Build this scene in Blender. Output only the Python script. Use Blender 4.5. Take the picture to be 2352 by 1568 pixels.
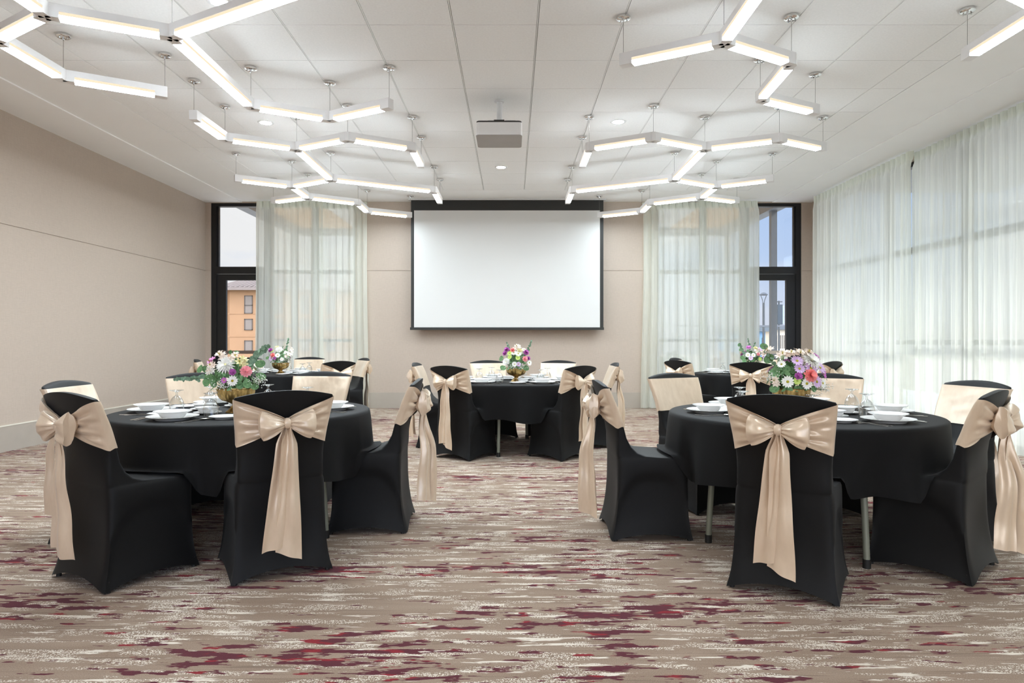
import bpy, bmesh, math, random
from mathutils import Vector, Matrix, noise
PI = math.pi; sin = math.sin; cos = math.cos
sc = bpy.context.scene
for o in list(bpy.data.objects): bpy.data.objects.remove(o)
COL = sc.collection

# ------------------------------------------------------------------ camera, world, sun, exposure
CAMZ = 1.14
cam_d = bpy.data.cameras.new('camera'); cam = bpy.data.objects.new('camera', cam_d); COL.objects.link(cam)
cam.location = (0, 0, CAMZ); cam.rotation_euler = (PI/2, 0, 0)
cam_d.sensor_width = 36; cam_d.lens = 36*1534/2352; cam_d.clip_start = 0.05; cam_d.clip_end = 500
sc.camera = cam
sc.view_settings.view_transform = 'Standard'; sc.view_settings.look = 'None'
sc.view_settings.exposure = 0.56; sc.view_settings.gamma = 1.0
sc.view_settings.use_curve_mapping = False
sc.cycles.use_denoising = True
sc.cycles.max_bounces = 10; sc.cycles.diffuse_bounces = 6; sc.cycles.transparent_max_bounces = 24
sc.cycles.caustics_reflective = False; sc.cycles.caustics_refractive = False
sc.cycles.sample_clamp_indirect = 8

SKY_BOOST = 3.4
world = bpy.data.worlds.new('sky'); sc.world = world; world.use_nodes = True
WN = world.node_tree; WN.nodes.clear()
def wn(t, **k):
    n = WN.nodes.new(t)
    for a, b in k.items(): setattr(n, a, b)
    return n
tc = wn('ShaderNodeTexCoord'); sep = wn('ShaderNodeSeparateXYZ'); WN.links.new(tc.outputs['Generated'], sep.inputs[0])
rmp = wn('ShaderNodeValToRGB'); WN.links.new(sep.outputs['Z'], rmp.inputs[0])
e = rmp.color_ramp.elements
e[0].position = 0.0; e[0].color = (0.74, 0.76, 0.86, 1); e[1].position = 0.45; e[1].color = (0.30, 0.50, 0.92, 1)
q = e.new(0.12); q.color = (0.52, 0.66, 0.93, 1)
mp = wn('ShaderNodeMapping'); mp.inputs['Scale'].default_value = (1.5, 1.5, 4.0); WN.links.new(tc.outputs['Generated'], mp.inputs[0])
nz = wn('ShaderNodeTexNoise'); nz.inputs['Scale'].default_value = 3.2; nz.inputs['Detail'].default_value = 6; WN.links.new(mp.outputs[0], nz.inputs['Vector'])
# more cloud towards the left (west) side of the sky
ad = wn('ShaderNodeMath', operation='MULTIPLY_ADD'); ad.inputs[1].default_value = -0.55; WN.links.new(sep.outputs['X'], ad.inputs[0]); WN.links.new(nz.outputs['Fac'], ad.inputs[2])
east = wn('ShaderNodeMapRange'); east.inputs['From Min'].default_value = .55; east.inputs['From Max'].default_value = .75; east.inputs['To Max'].default_value = 1.2; WN.links.new(sep.outputs['X'], east.inputs[0])
ad2 = wn('ShaderNodeMath', operation='ADD'); WN.links.new(ad.outputs[0], ad2.inputs[0]); WN.links.new(east.outputs[0], ad2.inputs[1]); ad = ad2
cr = wn('ShaderNodeValToRGB'); WN.links.new(ad.outputs[0], cr.inputs[0])
cr.color_ramp.elements[0].position = 0.30; cr.color_ramp.elements[0].color = (0, 0, 0, 1)
cr.color_ramp.elements[1].position = 0.62; cr.color_ramp.elements[1].color = (1, 1, 1, 1)
mx = wn('ShaderNodeMixRGB'); WN.links.new(cr.outputs[0], mx.inputs[0]); WN.links.new(rmp.outputs[0], mx.inputs[1]); mx.inputs[2].default_value = (0.93, 0.92, 0.93, 1)
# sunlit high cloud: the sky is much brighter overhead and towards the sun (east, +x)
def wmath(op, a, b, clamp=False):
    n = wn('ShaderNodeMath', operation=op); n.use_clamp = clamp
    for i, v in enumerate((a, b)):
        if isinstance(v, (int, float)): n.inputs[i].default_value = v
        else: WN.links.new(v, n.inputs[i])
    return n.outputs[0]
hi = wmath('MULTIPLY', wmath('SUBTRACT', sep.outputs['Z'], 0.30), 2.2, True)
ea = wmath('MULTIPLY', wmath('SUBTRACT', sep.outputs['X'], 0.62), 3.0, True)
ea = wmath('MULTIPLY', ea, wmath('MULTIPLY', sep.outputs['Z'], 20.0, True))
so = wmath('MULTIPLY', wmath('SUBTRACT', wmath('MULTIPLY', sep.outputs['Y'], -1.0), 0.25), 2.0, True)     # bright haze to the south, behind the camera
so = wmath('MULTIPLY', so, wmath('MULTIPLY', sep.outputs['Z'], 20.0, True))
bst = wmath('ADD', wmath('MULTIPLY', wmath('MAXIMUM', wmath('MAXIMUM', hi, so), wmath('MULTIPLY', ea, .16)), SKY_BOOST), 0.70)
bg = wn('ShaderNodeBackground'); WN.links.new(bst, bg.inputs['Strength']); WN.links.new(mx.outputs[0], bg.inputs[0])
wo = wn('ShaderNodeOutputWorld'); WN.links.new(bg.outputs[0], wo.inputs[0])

sd = bpy.data.lights.new('sun', 'SUN'); sd.energy = 1.3; sd.angle = math.radians(12); sd.color = (1, 0.97, 0.93)
sun = bpy.data.objects.new('sun', sd); COL.objects.link(sun)
sun.rotation_euler = Vector((0.80, -0.30, 0.52)).to_track_quat('Z', 'Y').to_euler()

STRIP_BOTTOM = 48.0     # emission of the downward lens of the pendant bars
STRIP_SIDE = .74
STRIP_EDGE = 15.0        # lower half of the side lens, next to the LEDs
DOWNLIGHT = 300.0

# ------------------------------------------------------------------ helpers
def lin(r, g, b):
    f = lambda c: (c/255/12.92) if c/255 <= .04045 else ((c/255+.055)/1.055)**2.4
    return (f(r), f(g), f(b), 1)
MATS = {}
def nt(name):
    m = bpy.data.materials.new(name); m.use_nodes = True; m.node_tree.nodes.clear(); MATS[name] = m
    t = m.node_tree; out = t.nodes.new('ShaderNodeOutputMaterial'); return m, t, out
def N(t, typ, **k):
    n = t.nodes.new(typ)
    for a, b in k.items(): setattr(n, a, b)
    return n
def mapped(t, scale, obj=True, rot=None):
    c = N(t, 'ShaderNodeTexCoord'); m = N(t, 'ShaderNodeMapping'); m.inputs['Scale'].default_value = scale
    if rot: m.inputs['Rotation'].default_value = rot
    t.links.new(c.outputs['Object'], m.inputs[0]); return m.outputs[0]
def noise_n(t, vec, scale=1.0, detail=2.0, rough=.5):
    n = N(t, 'ShaderNodeTexNoise'); n.inputs['Scale'].default_value = scale; n.inputs['Detail'].default_value = detail
    n.inputs['Roughness'].default_value = rough; t.links.new(vec, n.inputs['Vector']); return n.outputs['Fac']
def ramp(t, fac, stops, interp='LINEAR'):
    r = N(t, 'ShaderNodeValToRGB'); r.color_ramp.interpolation = interp
    el = r.color_ramp.elements
    while len(el) < len(stops): el.new(.5)
    for x, (p, c) in zip(el, stops): x.position = p; x.color = c if len(c) == 4 else (*c, 1)
    t.links.new(fac, r.inputs[0]); return r.outputs[0]
def math_n(t, op, a, b=None, c=None, clamp=False):
    n = N(t, 'ShaderNodeMath', operation=op); n.use_clamp = clamp
    for i, v in enumerate((a, b, c)):
        if v is None: continue
        if isinstance(v, (int, float)): n.inputs[i].default_value = v
        else: t.links.new(v, n.inputs[i])
    return n.outputs[0]
def mix(t, fac, a, b, typ='MIX'):
    n = N(t, 'ShaderNodeMixRGB', blend_type=typ)
    for i, v in enumerate((fac, a, b)):
        if isinstance(v, (int, float)): n.inputs[i].default_value = v
        elif isinstance(v, tuple): n.inputs[i].default_value = v
        else: t.links.new(v, n.inputs[i])
    return n.outputs[0]
def mat(name, col, rough=.5, metal=0., spec=.5, var=0.08, scale=6.0, bump=0., bscale=200., sheen=0., coat=0.):
    """principled material with gentle procedural variation"""
    m, t, out = nt(name); p = N(t, 'ShaderNodeBsdfPrincipled'); t.links.new(p.outputs[0], out.inputs[0])
    p.inputs['Roughness'].default_value = rough; p.inputs['Metallic'].default_value = metal
    p.inputs['Specular IOR Level'].default_value = spec
    p.inputs['Sheen Weight'].default_value = sheen; p.inputs['Coat Weight'].default_value = coat
    v = mapped(t, (1, 1, 1)); f = noise_n(t, v, scale, 3)
    lo = tuple(c*(1-var) for c in col[:3]) + (1,); hi = tuple(min(1, c*(1+var)) for c in col[:3]) + (1,)
    t.links.new(ramp(t, f, [(.3, lo), (.7, hi)]), p.inputs['Base Color'])
    if bump:
        b = N(t, 'ShaderNodeBump'); b.inputs['Strength'].default_value = bump; b.inputs['Distance'].default_value = .01
        t.links.new(noise_n(t, v, bscale, 2), b.inputs['Height']); t.links.new(b.outputs[0], p.inputs['Normal'])
    return m
def emit(name, col, strength):
    m, t, out = nt(name); p = N(t, 'ShaderNodeEmission'); p.inputs[0].default_value = col; p.inputs[1].default_value = strength
    t.links.new(p.outputs[0], out.inputs[0]); return m

class MB:
    """collects vertices and faces, then links them as one mesh object"""
    def __init__(s): s.v = []; s.f = []; s.mi = []
    def add(s, vs, fs, mi=0, M=None):
        o = len(s.v)
        s.v += [tuple(M @ Vector(v)) if M else tuple(v) for v in vs]
        s.f += [tuple(i+o for i in f) for f in fs]; s.mi += [mi]*len(fs); return s
    def box(s, a, b, mi=0, M=None):
        x0, y0, z0 = a; x1, y1, z1 = b
        return s.add([(x0,y0,z0),(x1,y0,z0),(x1,y1,z0),(x0,y1,z0),(x0,y0,z1),(x1,y0,z1),(x1,y1,z1),(x0,y1,z1)],
              [(0,3,2,1),(4,5,6,7),(0,1,5,4),(1,2,6,5),(2,3,7,6),(3,0,4,7)], mi, M)
    def lathe(s, prof, n=32, mi=0, M=None, flute=None):
        vs = []; fs = []; k = len(prof)
        for j in range(n):
            a = 2*PI*j/n
            for (r, z) in prof:
                rr = r*(flute(a, z) if flute else 1); vs.append((rr*cos(a), rr*sin(a), z))
        for j in range(n):
            j2 = (j+1) % n
            for i in range(k-1):
                fs.append((j*k+i, j2*k+i, j2*k+i+1, j*k+i+1))
        return s.add(vs, fs, mi, M)
    def cyl(s, p0, p1, r0, r1=None, n=12, mi=0, caps=True):
        p0 = Vector(p0); p1 = Vector(p1); r1 = r0 if r1 is None else r1
        d = (p1-p0); L = d.length; q = d.to_track_quat('Z', 'Y').to_matrix().to_4x4(); M = Matrix.Translation(p0) @ q
        prof = [(r0, 0), (r1, L)]
        if caps: prof = [(0.0001, 0)] + prof + [(0.0001, L)]
        return s.lathe(prof, n, mi, M)
    def tube(s, pts, r, n=6, mi=0):
        pts = [Vector(p) for p in pts]; vs = []; fs = []
        for i, p in enumerate(pts):
            d = (pts[min(i+1, len(pts)-1)] - pts[max(i-1, 0)]).normalized()
            q = d.to_track_quat('Z', 'Y'); rr = r[i] if isinstance(r, (list, tuple)) else r
            for j in range(n):
                vs.append(p + q @ Vector((rr*cos(2*PI*j/n), rr*sin(2*PI*j/n), 0)))
        for i in range(len(pts)-1):
            for j in range(n):
                fs.append((i*n+j, i*n+(j+1) % n, (i+1)*n+(j+1) % n, (i+1)*n+j))
        fs.append(tuple(range(n))[::-1]); fs.append(tuple((len(pts)-1)*n+j for j in range(n)))
        return s.add(vs, fs, mi)
    def grid(s, nu, nv, fn, mi=0, wrap=False, M=None):
        vs = [fn(i/(nu-1) if not wrap else i/nu, j/(nv-1)) for i in range(nu) for j in range(nv)]
        fs = []
        for i in range(nu if wrap else nu-1):
            i2 = (i+1) % nu
            for j in range(nv-1): fs.append((i*nv+j, i2*nv+j, i2*nv+j+1, i*nv+j+1))
        return s.add(vs, fs, mi, M)
    def mesh(s, name, mats, smooth=True, angle=40):
        me = bpy.data.meshes.new(name); me.from_pydata(s.v, [], s.f)
        for m in (mats if isinstance(mats, (list, tuple)) else [mats]): me.materials.append(m)
        for i, p in enumerate(me.polygons): p.material_index = s.mi[i]; p.use_smooth = smooth
        bm = bmesh.new(); bm.from_mesh(me); bmesh.ops.recalc_face_normals(bm, faces=bm.faces)
        if smooth:
            for ed in bm.edges:
                if len(ed.link_faces) == 2 and ed.calc_face_angle(0) > math.radians(angle): ed.smooth = False
        bm.to_mesh(me); bm.free(); me.update(); return me
    def obj(s, name, mats, parent=None, smooth=True, angle=40, loc=None):
        o = bpy.data.objects.new(name, s.mesh(name, mats, smooth, angle)); COL.objects.link(o)
        if parent: o.parent = parent
        if loc: o.location = loc
        return o
def thing(name, label, cat, loc=(0, 0, 0), rz=0, group=None):
    o = bpy.data.objects.new(name, None); COL.objects.link(o); o.empty_display_size = .1
    o.location = loc; o.rotation_euler = (0, 0, rz); tag(o, label, cat, group); return o
def tag(o, label, cat, group=None):
    o['label'] = label; o['category'] = cat
    if group: o['group'] = group
    return o
def struct(o, label=None, cat=None):
    o['kind'] = 'structure'
    if label: o['label'] = label
    if cat: o['category'] = cat
    return o
KIDS = {}
def kids(o): return [c for c in bpy.data.objects if c.parent == o]
def snapshot(o):
    """a tree (object, [children trees]) of a thing, looked up once"""
    return (o, [snapshot(c) for c in kids(o)])
def dup(tree, parent=None):
    c = tree[0].copy(); COL.objects.link(c); c.parent = parent
    for ch in tree[1]: dup(ch, c)
    return c
def sm(a, b, x):
    t = max(0, min(1, (x-a)/(b-a))); return t*t*(3-2*t)
def lerp(a, b, t): return a+(b-a)*t
def table_lookup(rows, z, k):
    if z <= rows[0][0]: return rows[0][k]
    for a, b in zip(rows, rows[1:]):
        if z <= b[0]: return lerp(a[k], b[k], (z-a[0])/(b[0]-a[0]))
    return rows[-1][k]

# ------------------------------------------------------------------ materials
def wall_mat(name, base):
    m, t, out = nt(name); p = N(t, 'ShaderNodeBsdfPrincipled'); t.links.new(p.outputs[0], out.inputs[0])
    p.inputs['Roughness'].default_value = .75; p.inputs['Specular IOR Level'].default_value = .25
    v1 = noise_n(t, mapped(t, (260, 260, 14)), 1, 2); v2 = noise_n(t, mapped(t, (18, 18, 300)), 1, 2)
    s = math_n(t, 'ADD', v1, v2)
    dk = tuple(c*.93 for c in base[:3]) + (1,); lt = tuple(min(1, c*1.05) for c in base[:3]) + (1,)
    t.links.new(ramp(t, math_n(t, 'MULTIPLY', s, .5), [(.35, dk), (.65, lt)]), p.inputs['Base Color'])
    b = N(t, 'ShaderNodeBump'); b.inputs['Strength'].default_value = .15; b.inputs['Distance'].default_value = .002
    t.links.new(s, b.inputs['Height']); t.links.new(b.outputs[0], p.inputs['Normal'])
    return m
M_WALL = wall_mat('linen_wallcovering', lin(188, 173, 159))
M_BASE = mat('taupe_baseboard', lin(172, 162, 150), .6, var=.03)
M_TRIM = mat('cream_trim', lin(225, 220, 205), .5, var=.02)
M_CEIL = mat('ceiling_plaster', lin(247, 247, 246), .9, spec=.2, var=.01, scale=2)
M_TILE = mat('ceiling_tile', lin(246, 246, 245), .9, spec=.2, var=.025, scale=60, bump=.05, bscale=300)
M_TEE = mat('ceiling_grid_metal', lin(238, 238, 236), .45, spec=.4, var=.01)
M_GAP = mat('shadow_gap', lin(120, 118, 115), .9, var=.02)
M_BLACKF = mat('black_window_frame', lin(30, 29, 29), .45, spec=.35, var=.1)
M_LAMPM = mat('charcoal_lamp_metal', lin(78, 82, 86), .8, spec=.2, var=.04)
M_GREYM = mat('dark_grey_metal', lin(112, 116, 120), .55, var=.05)
M_CHROME = mat('chrome', (.78, .78, .78, 1), .12, 1, var=.03)
M_STEEL = mat('cutlery_steel', (.72, .69, .64, 1), .2, 1, var=.04)
M_BRONZE = mat('bronze_bar', lin(122, 106, 98), .45, .5, var=.06)
M_BARLIT = mat('lit_beige_bar', lin(190, 178, 165), .45, .1, var=.06)  # reflected light painted into the bar's base colour
M_CABLE = mat('cable', lin(120, 118, 114), .4, .5, var=.02)
M_WHITEM = mat('white_enamel', lin(226, 226, 226), .45, spec=.4, var=.01)
M_GREYEN = mat('pale_grey_enamel', lin(236, 235, 235), .45, spec=.4, var=.02)
M_PROJ = mat('projector_grey', lin(172, 168, 165), .55, var=.02)
M_DARK = mat('dark_plastic', lin(45, 42, 40), .5, var=.05)
M_SCREEN = mat('screen_fabric', lin(216, 215, 212), .85, spec=.2, var=.006, scale=1.5)
M_SCRBLK = mat('screen_black', lin(38, 37, 34), .6, var=.04)
M_BLKFAB = mat('black_stretch_fabric', lin(11, 11, 12), .60, spec=.26, var=.12, scale=40, sheen=.04, bump=.05, bscale=900)
M_BLKCLOTH = mat('black_tablecloth', lin(9, 9, 10), .72, spec=.20, var=.12, scale=40, sheen=.03, bump=.05, bscale=700)
M_LEG = mat('grey_green_table_leg', lin(128, 130, 116), .4, .1, var=.04)
M_RUB = mat('black_rubber', lin(24, 23, 22), .6, var=.05)
M_WOODT = mat('table_board', lin(150, 120, 90), .6)
M_CHINA = mat('white_china', lin(232, 232, 231), .12, spec=.6, var=.004, coat=.3)
M_LED = emit('diffuser_bottom', (.80, .92, 1.0, 1), STRIP_BOTTOM)
M_LEDS = emit('diffuser_side', (1.0, .80, .575, 1), STRIP_SIDE)
M_LEDE = emit('diffuser_edge', (.80, .92, 1.0, 1), STRIP_EDGE)
M_DL = emit('downlight_lens', (.92, .96, 1.0, 1), DOWNLIGHT)

def satin():
    m, t, out = nt('champagne_satin'); p = N(t, 'ShaderNodeBsdfPrincipled'); t.links.new(p.outputs[0], out.inputs[0])
    v = mapped(t, (1, 1, .35)); f = noise_n(t, v, 22, 3, .6)
    t.links.new(ramp(t, f, [(.3, lin(216, 193, 166)), (.7, lin(226, 204, 178))]), p.inputs['Base Color'])
    p.inputs['Roughness'].default_value = .30; p.inputs['Specular IOR Level'].default_value = 1.0; p.inputs['Metallic'].default_value = .12
    p.inputs['Anisotropic'].default_value = .5; p.inputs['Sheen Weight'].default_value = .2
    b = N(t, 'ShaderNodeBump'); b.inputs['Strength'].default_value = .32; b.inputs['Distance'].default_value = .014
    t.links.new(noise_n(t, mapped(t, (1, 1, .5)), 20, 1.5, .4), b.inputs['Height']); t.links.new(b.outputs[0], p.inputs['Normal'])
    return m
M_SATIN = satin()

def brass():
    m, t, out = nt('antique_brass'); p = N(t, 'ShaderNodeBsdfPrincipled'); t.links.new(p.outputs[0], out.inputs[0])
    f = noise_n(t, mapped(t, (1, 1, .4)), 45, 4, .6)
    t.links.new(ramp(t, f, [(.3, lin(120, 92, 48)), (.7, lin(205, 172, 108))]), p.inputs['Base Color'])
    p.inputs['Roughness'].default_value = .36; p.inputs['Metallic'].default_value = .85; return m
M_BRASS = brass()

def glassy(name, tint, gloss_lo, gloss_hi, rough=.02):
    m, t, out = nt(name); tr = N(t, 'ShaderNodeBsdfTransparent'); tr.inputs[0].default_value = tint
    g = N(t, 'ShaderNodeBsdfGlossy'); g.inputs['Roughness'].default_value = rough
    lw = N(t, 'ShaderNodeLayerWeight'); lw.inputs['Blend'].default_value = .35
    f = N(t, 'ShaderNodeMapRange'); f.inputs['To Min'].default_value = gloss_lo; f.inputs['To Max'].default_value = gloss_hi
    t.links.new(lw.outputs['Facing'], f.inputs[0]); mxs = N(t, 'ShaderNodeMixShader')
    t.links.new(f.outputs[0], mxs.inputs[0]); t.links.new(tr.outputs[0], mxs.inputs[1]); t.links.new(g.outputs[0], mxs.inputs[2])
    t.links.new(mxs.outputs[0], out.inputs[0]); return m
M_PANE = glassy('window_glass', (.97, .98, .98, 1), .02, .25)
M_GLASS = glassy('goblet_glass', (.96, .97, .97, 1), .07, .85)

def sheer():
    m, t, out = nt('sheer_curtain')
    col = ramp(t, noise_n(t, mapped(t, (60, 60, 2)), 1, 2), [(.3, lin(234, 237, 229)), (.7, lin(247, 249, 241))])
    d = N(t, 'ShaderNodeBsdfDiffuse'); tl = N(t, 'ShaderNodeBsdfTranslucent'); tp = N(t, 'ShaderNodeBsdfTransparent')
    t.links.new(col, d.inputs[0]); t.links.new(col, tl.inputs[0]); tp.inputs[0].default_value = (1, 1, .95, 1)
    a = N(t, 'ShaderNodeMixShader'); a.inputs[0].default_value = .55; t.links.new(d.outputs[0], a.inputs[1]); t.links.new(tl.outputs[0], a.inputs[2])
    # the weave closes up when seen edge-on
    lw = N(t, 'ShaderNodeLayerWeight'); lw.inputs['Blend'].default_value = .4
    r = N(t, 'ShaderNodeMapRange'); r.inputs['To Min'].default_value = .20; r.inputs['To Max'].default_value = .03
    t.links.new(lw.outputs['Facing'], r.inputs[0])
    b = N(t, 'ShaderNodeMixShader'); t.links.new(r.outputs[0], b.inputs[0]); t.links.new(a.outputs[0], b.inputs[1]); t.links.new(tp.outputs[0], b.inputs[2])
    t.links.new(b.outputs[0], out.inputs[0]); return m
M_SHEER = sheer()

def carpet():
    m, t, out = nt('patterned_carpet'); p = N(t, 'ShaderNodeBsdfPrincipled'); t.links.new(p.outputs[0], out.inputs[0])
    p.inputs['Roughness'].default_value = .95; p.inputs['Specular IOR Level'].default_value = .1; p.inputs['Sheen Weight'].default_value = .1
    base = ramp(t, noise_n(t, mapped(t, (1, 1, 1)), 260, 2), [(.3, lin(128, 107, 90)), (.7, lin(166, 144, 124))])
    # broad tonal bands of the weave
    base = mix(t, .35, base, ramp(t, noise_n(t, mapped(t, (1.2, 12, 1)), 1, 3), [(.35, lin(118, 99, 84)), (.65, lin(162, 144, 128))]))
    # thin dark rows
    ln = noise_n(t, mapped(t, (1.6, 60, 1)), 1, 2)
    base = mix(t, math_n(t, 'MULTIPLY', ramp(t, ln, [(.62, (0, 0, 0)), (.66, (1, 1, 1))]), .45), base, lin(96, 76, 66))
    # cream flecks: loose stippled areas with solid cores
    d1 = noise_n(t, mapped(t, (3.2, 19, 1)), 1, 4, .6); d2 = noise_n(t, mapped(t, (1, 1, 1)), 0.8, 2)
    dd = math_n(t, 'ADD', d1, math_n(t, 'MULTIPLY', math_n(t, 'SUBTRACT', d2, .5), .25))
    vo = N(t, 'ShaderNodeTexVoronoi'); vo.inputs['Scale'].default_value = 1; t.links.new(mapped(t, (165, 190, 1)), vo.inputs['Vector'])
    st = ramp(t, vo.outputs['Distance'], [(.38, (1, 1, 1)), (.5, (0, 0, 0))])
    area = ramp(t, dd, [(.515, (0, 0, 0)), (.55, (1, 1, 1))])
    core = ramp(t, noise_n(t, mapped(t, (4.2, 38, 1)), 1, 4, .55), [(.58, (0, 0, 0)), (.60, (1, 1, 1))])
    core = math_n(t, 'MULTIPLY', core, ramp(t, dd, [(.47, (0, 0, 0)), (.50, (1, 1, 1))]))
    cm = math_n(t, 'MAXIMUM', math_n(t, 'MULTIPLY', area, st), core)
    col = mix(t, cm, base, lin(218, 208, 194))
    # maroon streaks gathered in bands and blots
    r1 = noise_n(t, mapped(t, (4.0, 25, 1)), 1, 4, .6); r2 = noise_n(t, mapped(t, (.7, 2.8, 1)), 1, 3); r4 = noise_n(t, mapped(t, (13, 16, 1)), 1, 2)
    rr = math_n(t, 'ADD', math_n(t, 'ADD', r1, math_n(t, 'MULTIPLY', math_n(t, 'SUBTRACT', r2, .5), .55)), math_n(t, 'MULTIPLY', math_n(t, 'SUBTRACT', r4, .5), .30))
    rm = ramp(t, rr, [(.588, (0, 0, 0)), (.598, (1, 1, 1))])
    red = mix(t, ramp(t, noise_n(t, mapped(t, (6, 24, 1)), 1, 2), [(.57, (0, 0, 0)), (.62, (1, 1, 1))]), lin(82, 26, 38), lin(140, 16, 30))
    red = mix(t, .25, red, ramp(t, noise_n(t, mapped(t, (1, 1, 1)), 260, 2), [(.3, lin(60, 24, 32)), (.7, lin(120, 50, 60))]))
    col = mix(t, rm, col, red)
    t.links.new(col, p.inputs['Base Color'])
    b = N(t, 'ShaderNodeBump'); b.inputs['Strength'].default_value = .5; b.inputs['Distance'].default_value = .004
    t.links.new(noise_n(t, mapped(t, (1, 1, 1)), 300, 2), b.inputs['Height']); t.links.new(b.outputs[0], p.inputs['Normal'])
    return m
M_CARPET = carpet()

# ------------------------------------------------------------------ room shell
XL, XR, YB, YF, H = -5.245, 5.13, 11.43, -5.0, 3.53
K = YB/1534
def bx(px): return (px-1176)*K
def bz(py): return CAMZ+(784-py)*K
mb = MB(); mb.grid(2, 2, lambda u, v: (lerp(XL-.2, XR+.3, u), lerp(YF-.2, YB+.2, v), 0)); 
mb.box((XL-.2, YF-.2, -.12), (XR+.3, YB+.2, -.002))
struct(mb.obj('floor', M_CARPET, smooth=False))

SEAM = 2.352
def panel_wall(name, x0, x1, mk):
    """wall in two cladding panels with a thin open seam between them, along x"""
# back wall pieces
def back_piece(mb, x0, x1):
    mb.box((x0, YB, 0), (x1, YB+.16, SEAM-.004)); mb.box((x0, YB, SEAM+.004), (x1, YB+.16, H)); mb.box((x0, YB+.01, SEAM-.006), (x1, YB+.15, SEAM+.006))
LW0, LW1, RW0, RW1 = bx(484), bx(816), bx(1510), bx(1841)
TOPZ = bz(466)
mb = MB()
for a, b in ((XL-.2, LW0), (LW1, RW0), (RW1, XR+.3)): back_piece(mb, a, b)
for a, b in ((LW0, LW1), (RW0, RW1)): mb.box((a, YB, TOPZ), (b, YB+.16, H))
struct(mb.obj('wall_back', M_WALL, smooth=False))
mb = MB()
for a, b in ((XL, LW0), (LW1, RW0), (RW1, XR)): mb.box((a, YB-.012, 0), (b, YB+.002, .268))
struct(mb.obj('baseboard_back', M_BASE, smooth=False))
mb = MB()
mb.box((XL-.16, YF, 0), (XL, YB, SEAM-.004)); mb.box((XL-.16, YF, SEAM+.004), (XL, YB, H)); mb.box((XL-.15, YF, SEAM-.006), (XL-.01, YB, SEAM+.006))
struct(mb.obj('wall_left', M_WALL, smooth=False))
mb = MB(); mb.box((XL-.002, YF, 0), (XL+.012, YB-.012, .262)); ob = mb.obj('baseboard_left', M_BASE, smooth=False); struct(ob)
mb = MB(); mb.box((XL-.002, YF, .262), (XL+.016, YB-.012, .274)); struct(mb.obj('trim_1', M_TRIM, smooth=False))
mb = MB(); mb.box((XL-.2, YF-.16, 0), (-4.4, YF, H)); mb.box((4.4, YF-.16, 0), (XR+.3, YF, H)); mb.box((-4.4, YF-.16, 3.3), (4.4, YF, H)); struct(mb.obj('wall_rear', M_WALL, smooth=False))
mb = MB()
for i in range(9): mb.box((-4.4+i*1.1-.03*(i > 0), YF-.12, 0), (-4.4+i*1.1+.03*(i < 8), YF-.04, 3.3))
mb.box((-4.37, YF-.11, 2.28), (4.37, YF-.05, 2.36)); mb.box((-4.37, YF-.11, 0), (4.37, YF-.05, .06))
ob = struct(mb.obj('window_14', M_BLACKF, smooth=False)); mb = MB(); mb.box((-4.37, YF-.085, .06), (4.37, YF-.077, 3.3)); mb.obj('window_pane', M_PANE, ob, smooth=False)  # unseen rear windows, added to bring more daylight into the room

# right wall: piers, sill-less glazing behind the sheers
RY = [YB-.55, 9.25, 7.65, 6.05, 4.45, 2.85, 1.25, -.35, -1.95, -3.55]
mb = MB()
mb.box((XR, RY[0], 0), (XR+.2, YB, H)); mb.box((XR, YF, 0), (XR+.2, RY[-1], H)); mb.box((XR, RY[-1], 3.46), (XR+.2, RY[0], H))
struct(mb.obj('wall_right', M_WALL, smooth=False))
mb = MB(); mb.box((XR-.012, RY[0], 0), (XR+.002, YB-.012, .268)); struct(mb.obj('baseboard_right', M_BASE, smooth=False))
WINN = [0]
def window(name, y0, y1, x):
    WINN[0] += 1
    w = MB(); f = .035
    for a, b in ((y0, y0+f), (y1-f, y1)): w.box((x, a, 0), (x+.1, b, 3.46))
    for a, b in ((0, .06), (1.10, 1.16), (2.28, 2.36), (3.40, 3.46)): w.box((x+.01, y0+f, a), (x+.09, y1-f, b))
    o = w.obj(name, M_BLACKF, smooth=False); struct(o)
    g = MB(); g.box((x+.045, y0+f, .06), (x+.053, y1-f, 3.40)); g.obj('window_pane', M_PANE, o, smooth=False)
for i in range(len(RY)-1): window('window_%d' % (i+5), RY[i+1], RY[i], XR+.04)

# ceiling: perimeter plaster, tile field, tees
GX = [-3.94] + [-3.645+.6395*i for i in range(12)] + [3.74]; GX[-2:] = [3.39, 3.74] if GX[-2] > 3.5 else GX[-2:]
GY = [10.57]; y = 10.15
GY += [10.155-.6385*i for i in range(24)]; GY = [g for g in GY if g > YF] + [YF]
mb = MB()
mb.box((XL-.2, YF, H), (GX[0], YB, H+.12)); mb.box((GX[-1], YF, H), (XR+.3, YB, H+.12)); mb.box((GX[0], GY[0], H), (GX[-1], YB, H+.12))
# gently stepped cove bands along both side walls
for x0, x1 in ((XL, -4.62), (4.45, XR)):
    mb.box((x0, YF, H-.012), (x1, YB, H+.01))
mb.box((GX[0], YF, H+.06), (GX[-1], GY[0], H+.12))
ceil = struct(mb.obj('ceiling', M_CEIL, smooth=False))
mb = MB()
for i in range(len(GX)-1):
    for j in range(len(GY)-1):
        mb.box((GX[i]+.0075, GY[j+1]+.003, H+.002), (GX[i+1]-.0075, GY[j]-.003, H+.022))
mb.obj('ceiling_tiles', M_TILE, ceil, smooth=False)
mb = MB()
for x in GX[1:-1]: mb.box((x-.0045, YF, H+.0035), (x+.0035, GY[0], H+.03))
mb.obj('grid_tee', M_TEE, ceil, smooth=False)
mb = MB(); mb.box((GX[0], YF, H+.02), (GX[-1], GY[0], H+.03)); mb.obj('grid_shadow', M_GAP, ceil, smooth=False)

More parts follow.
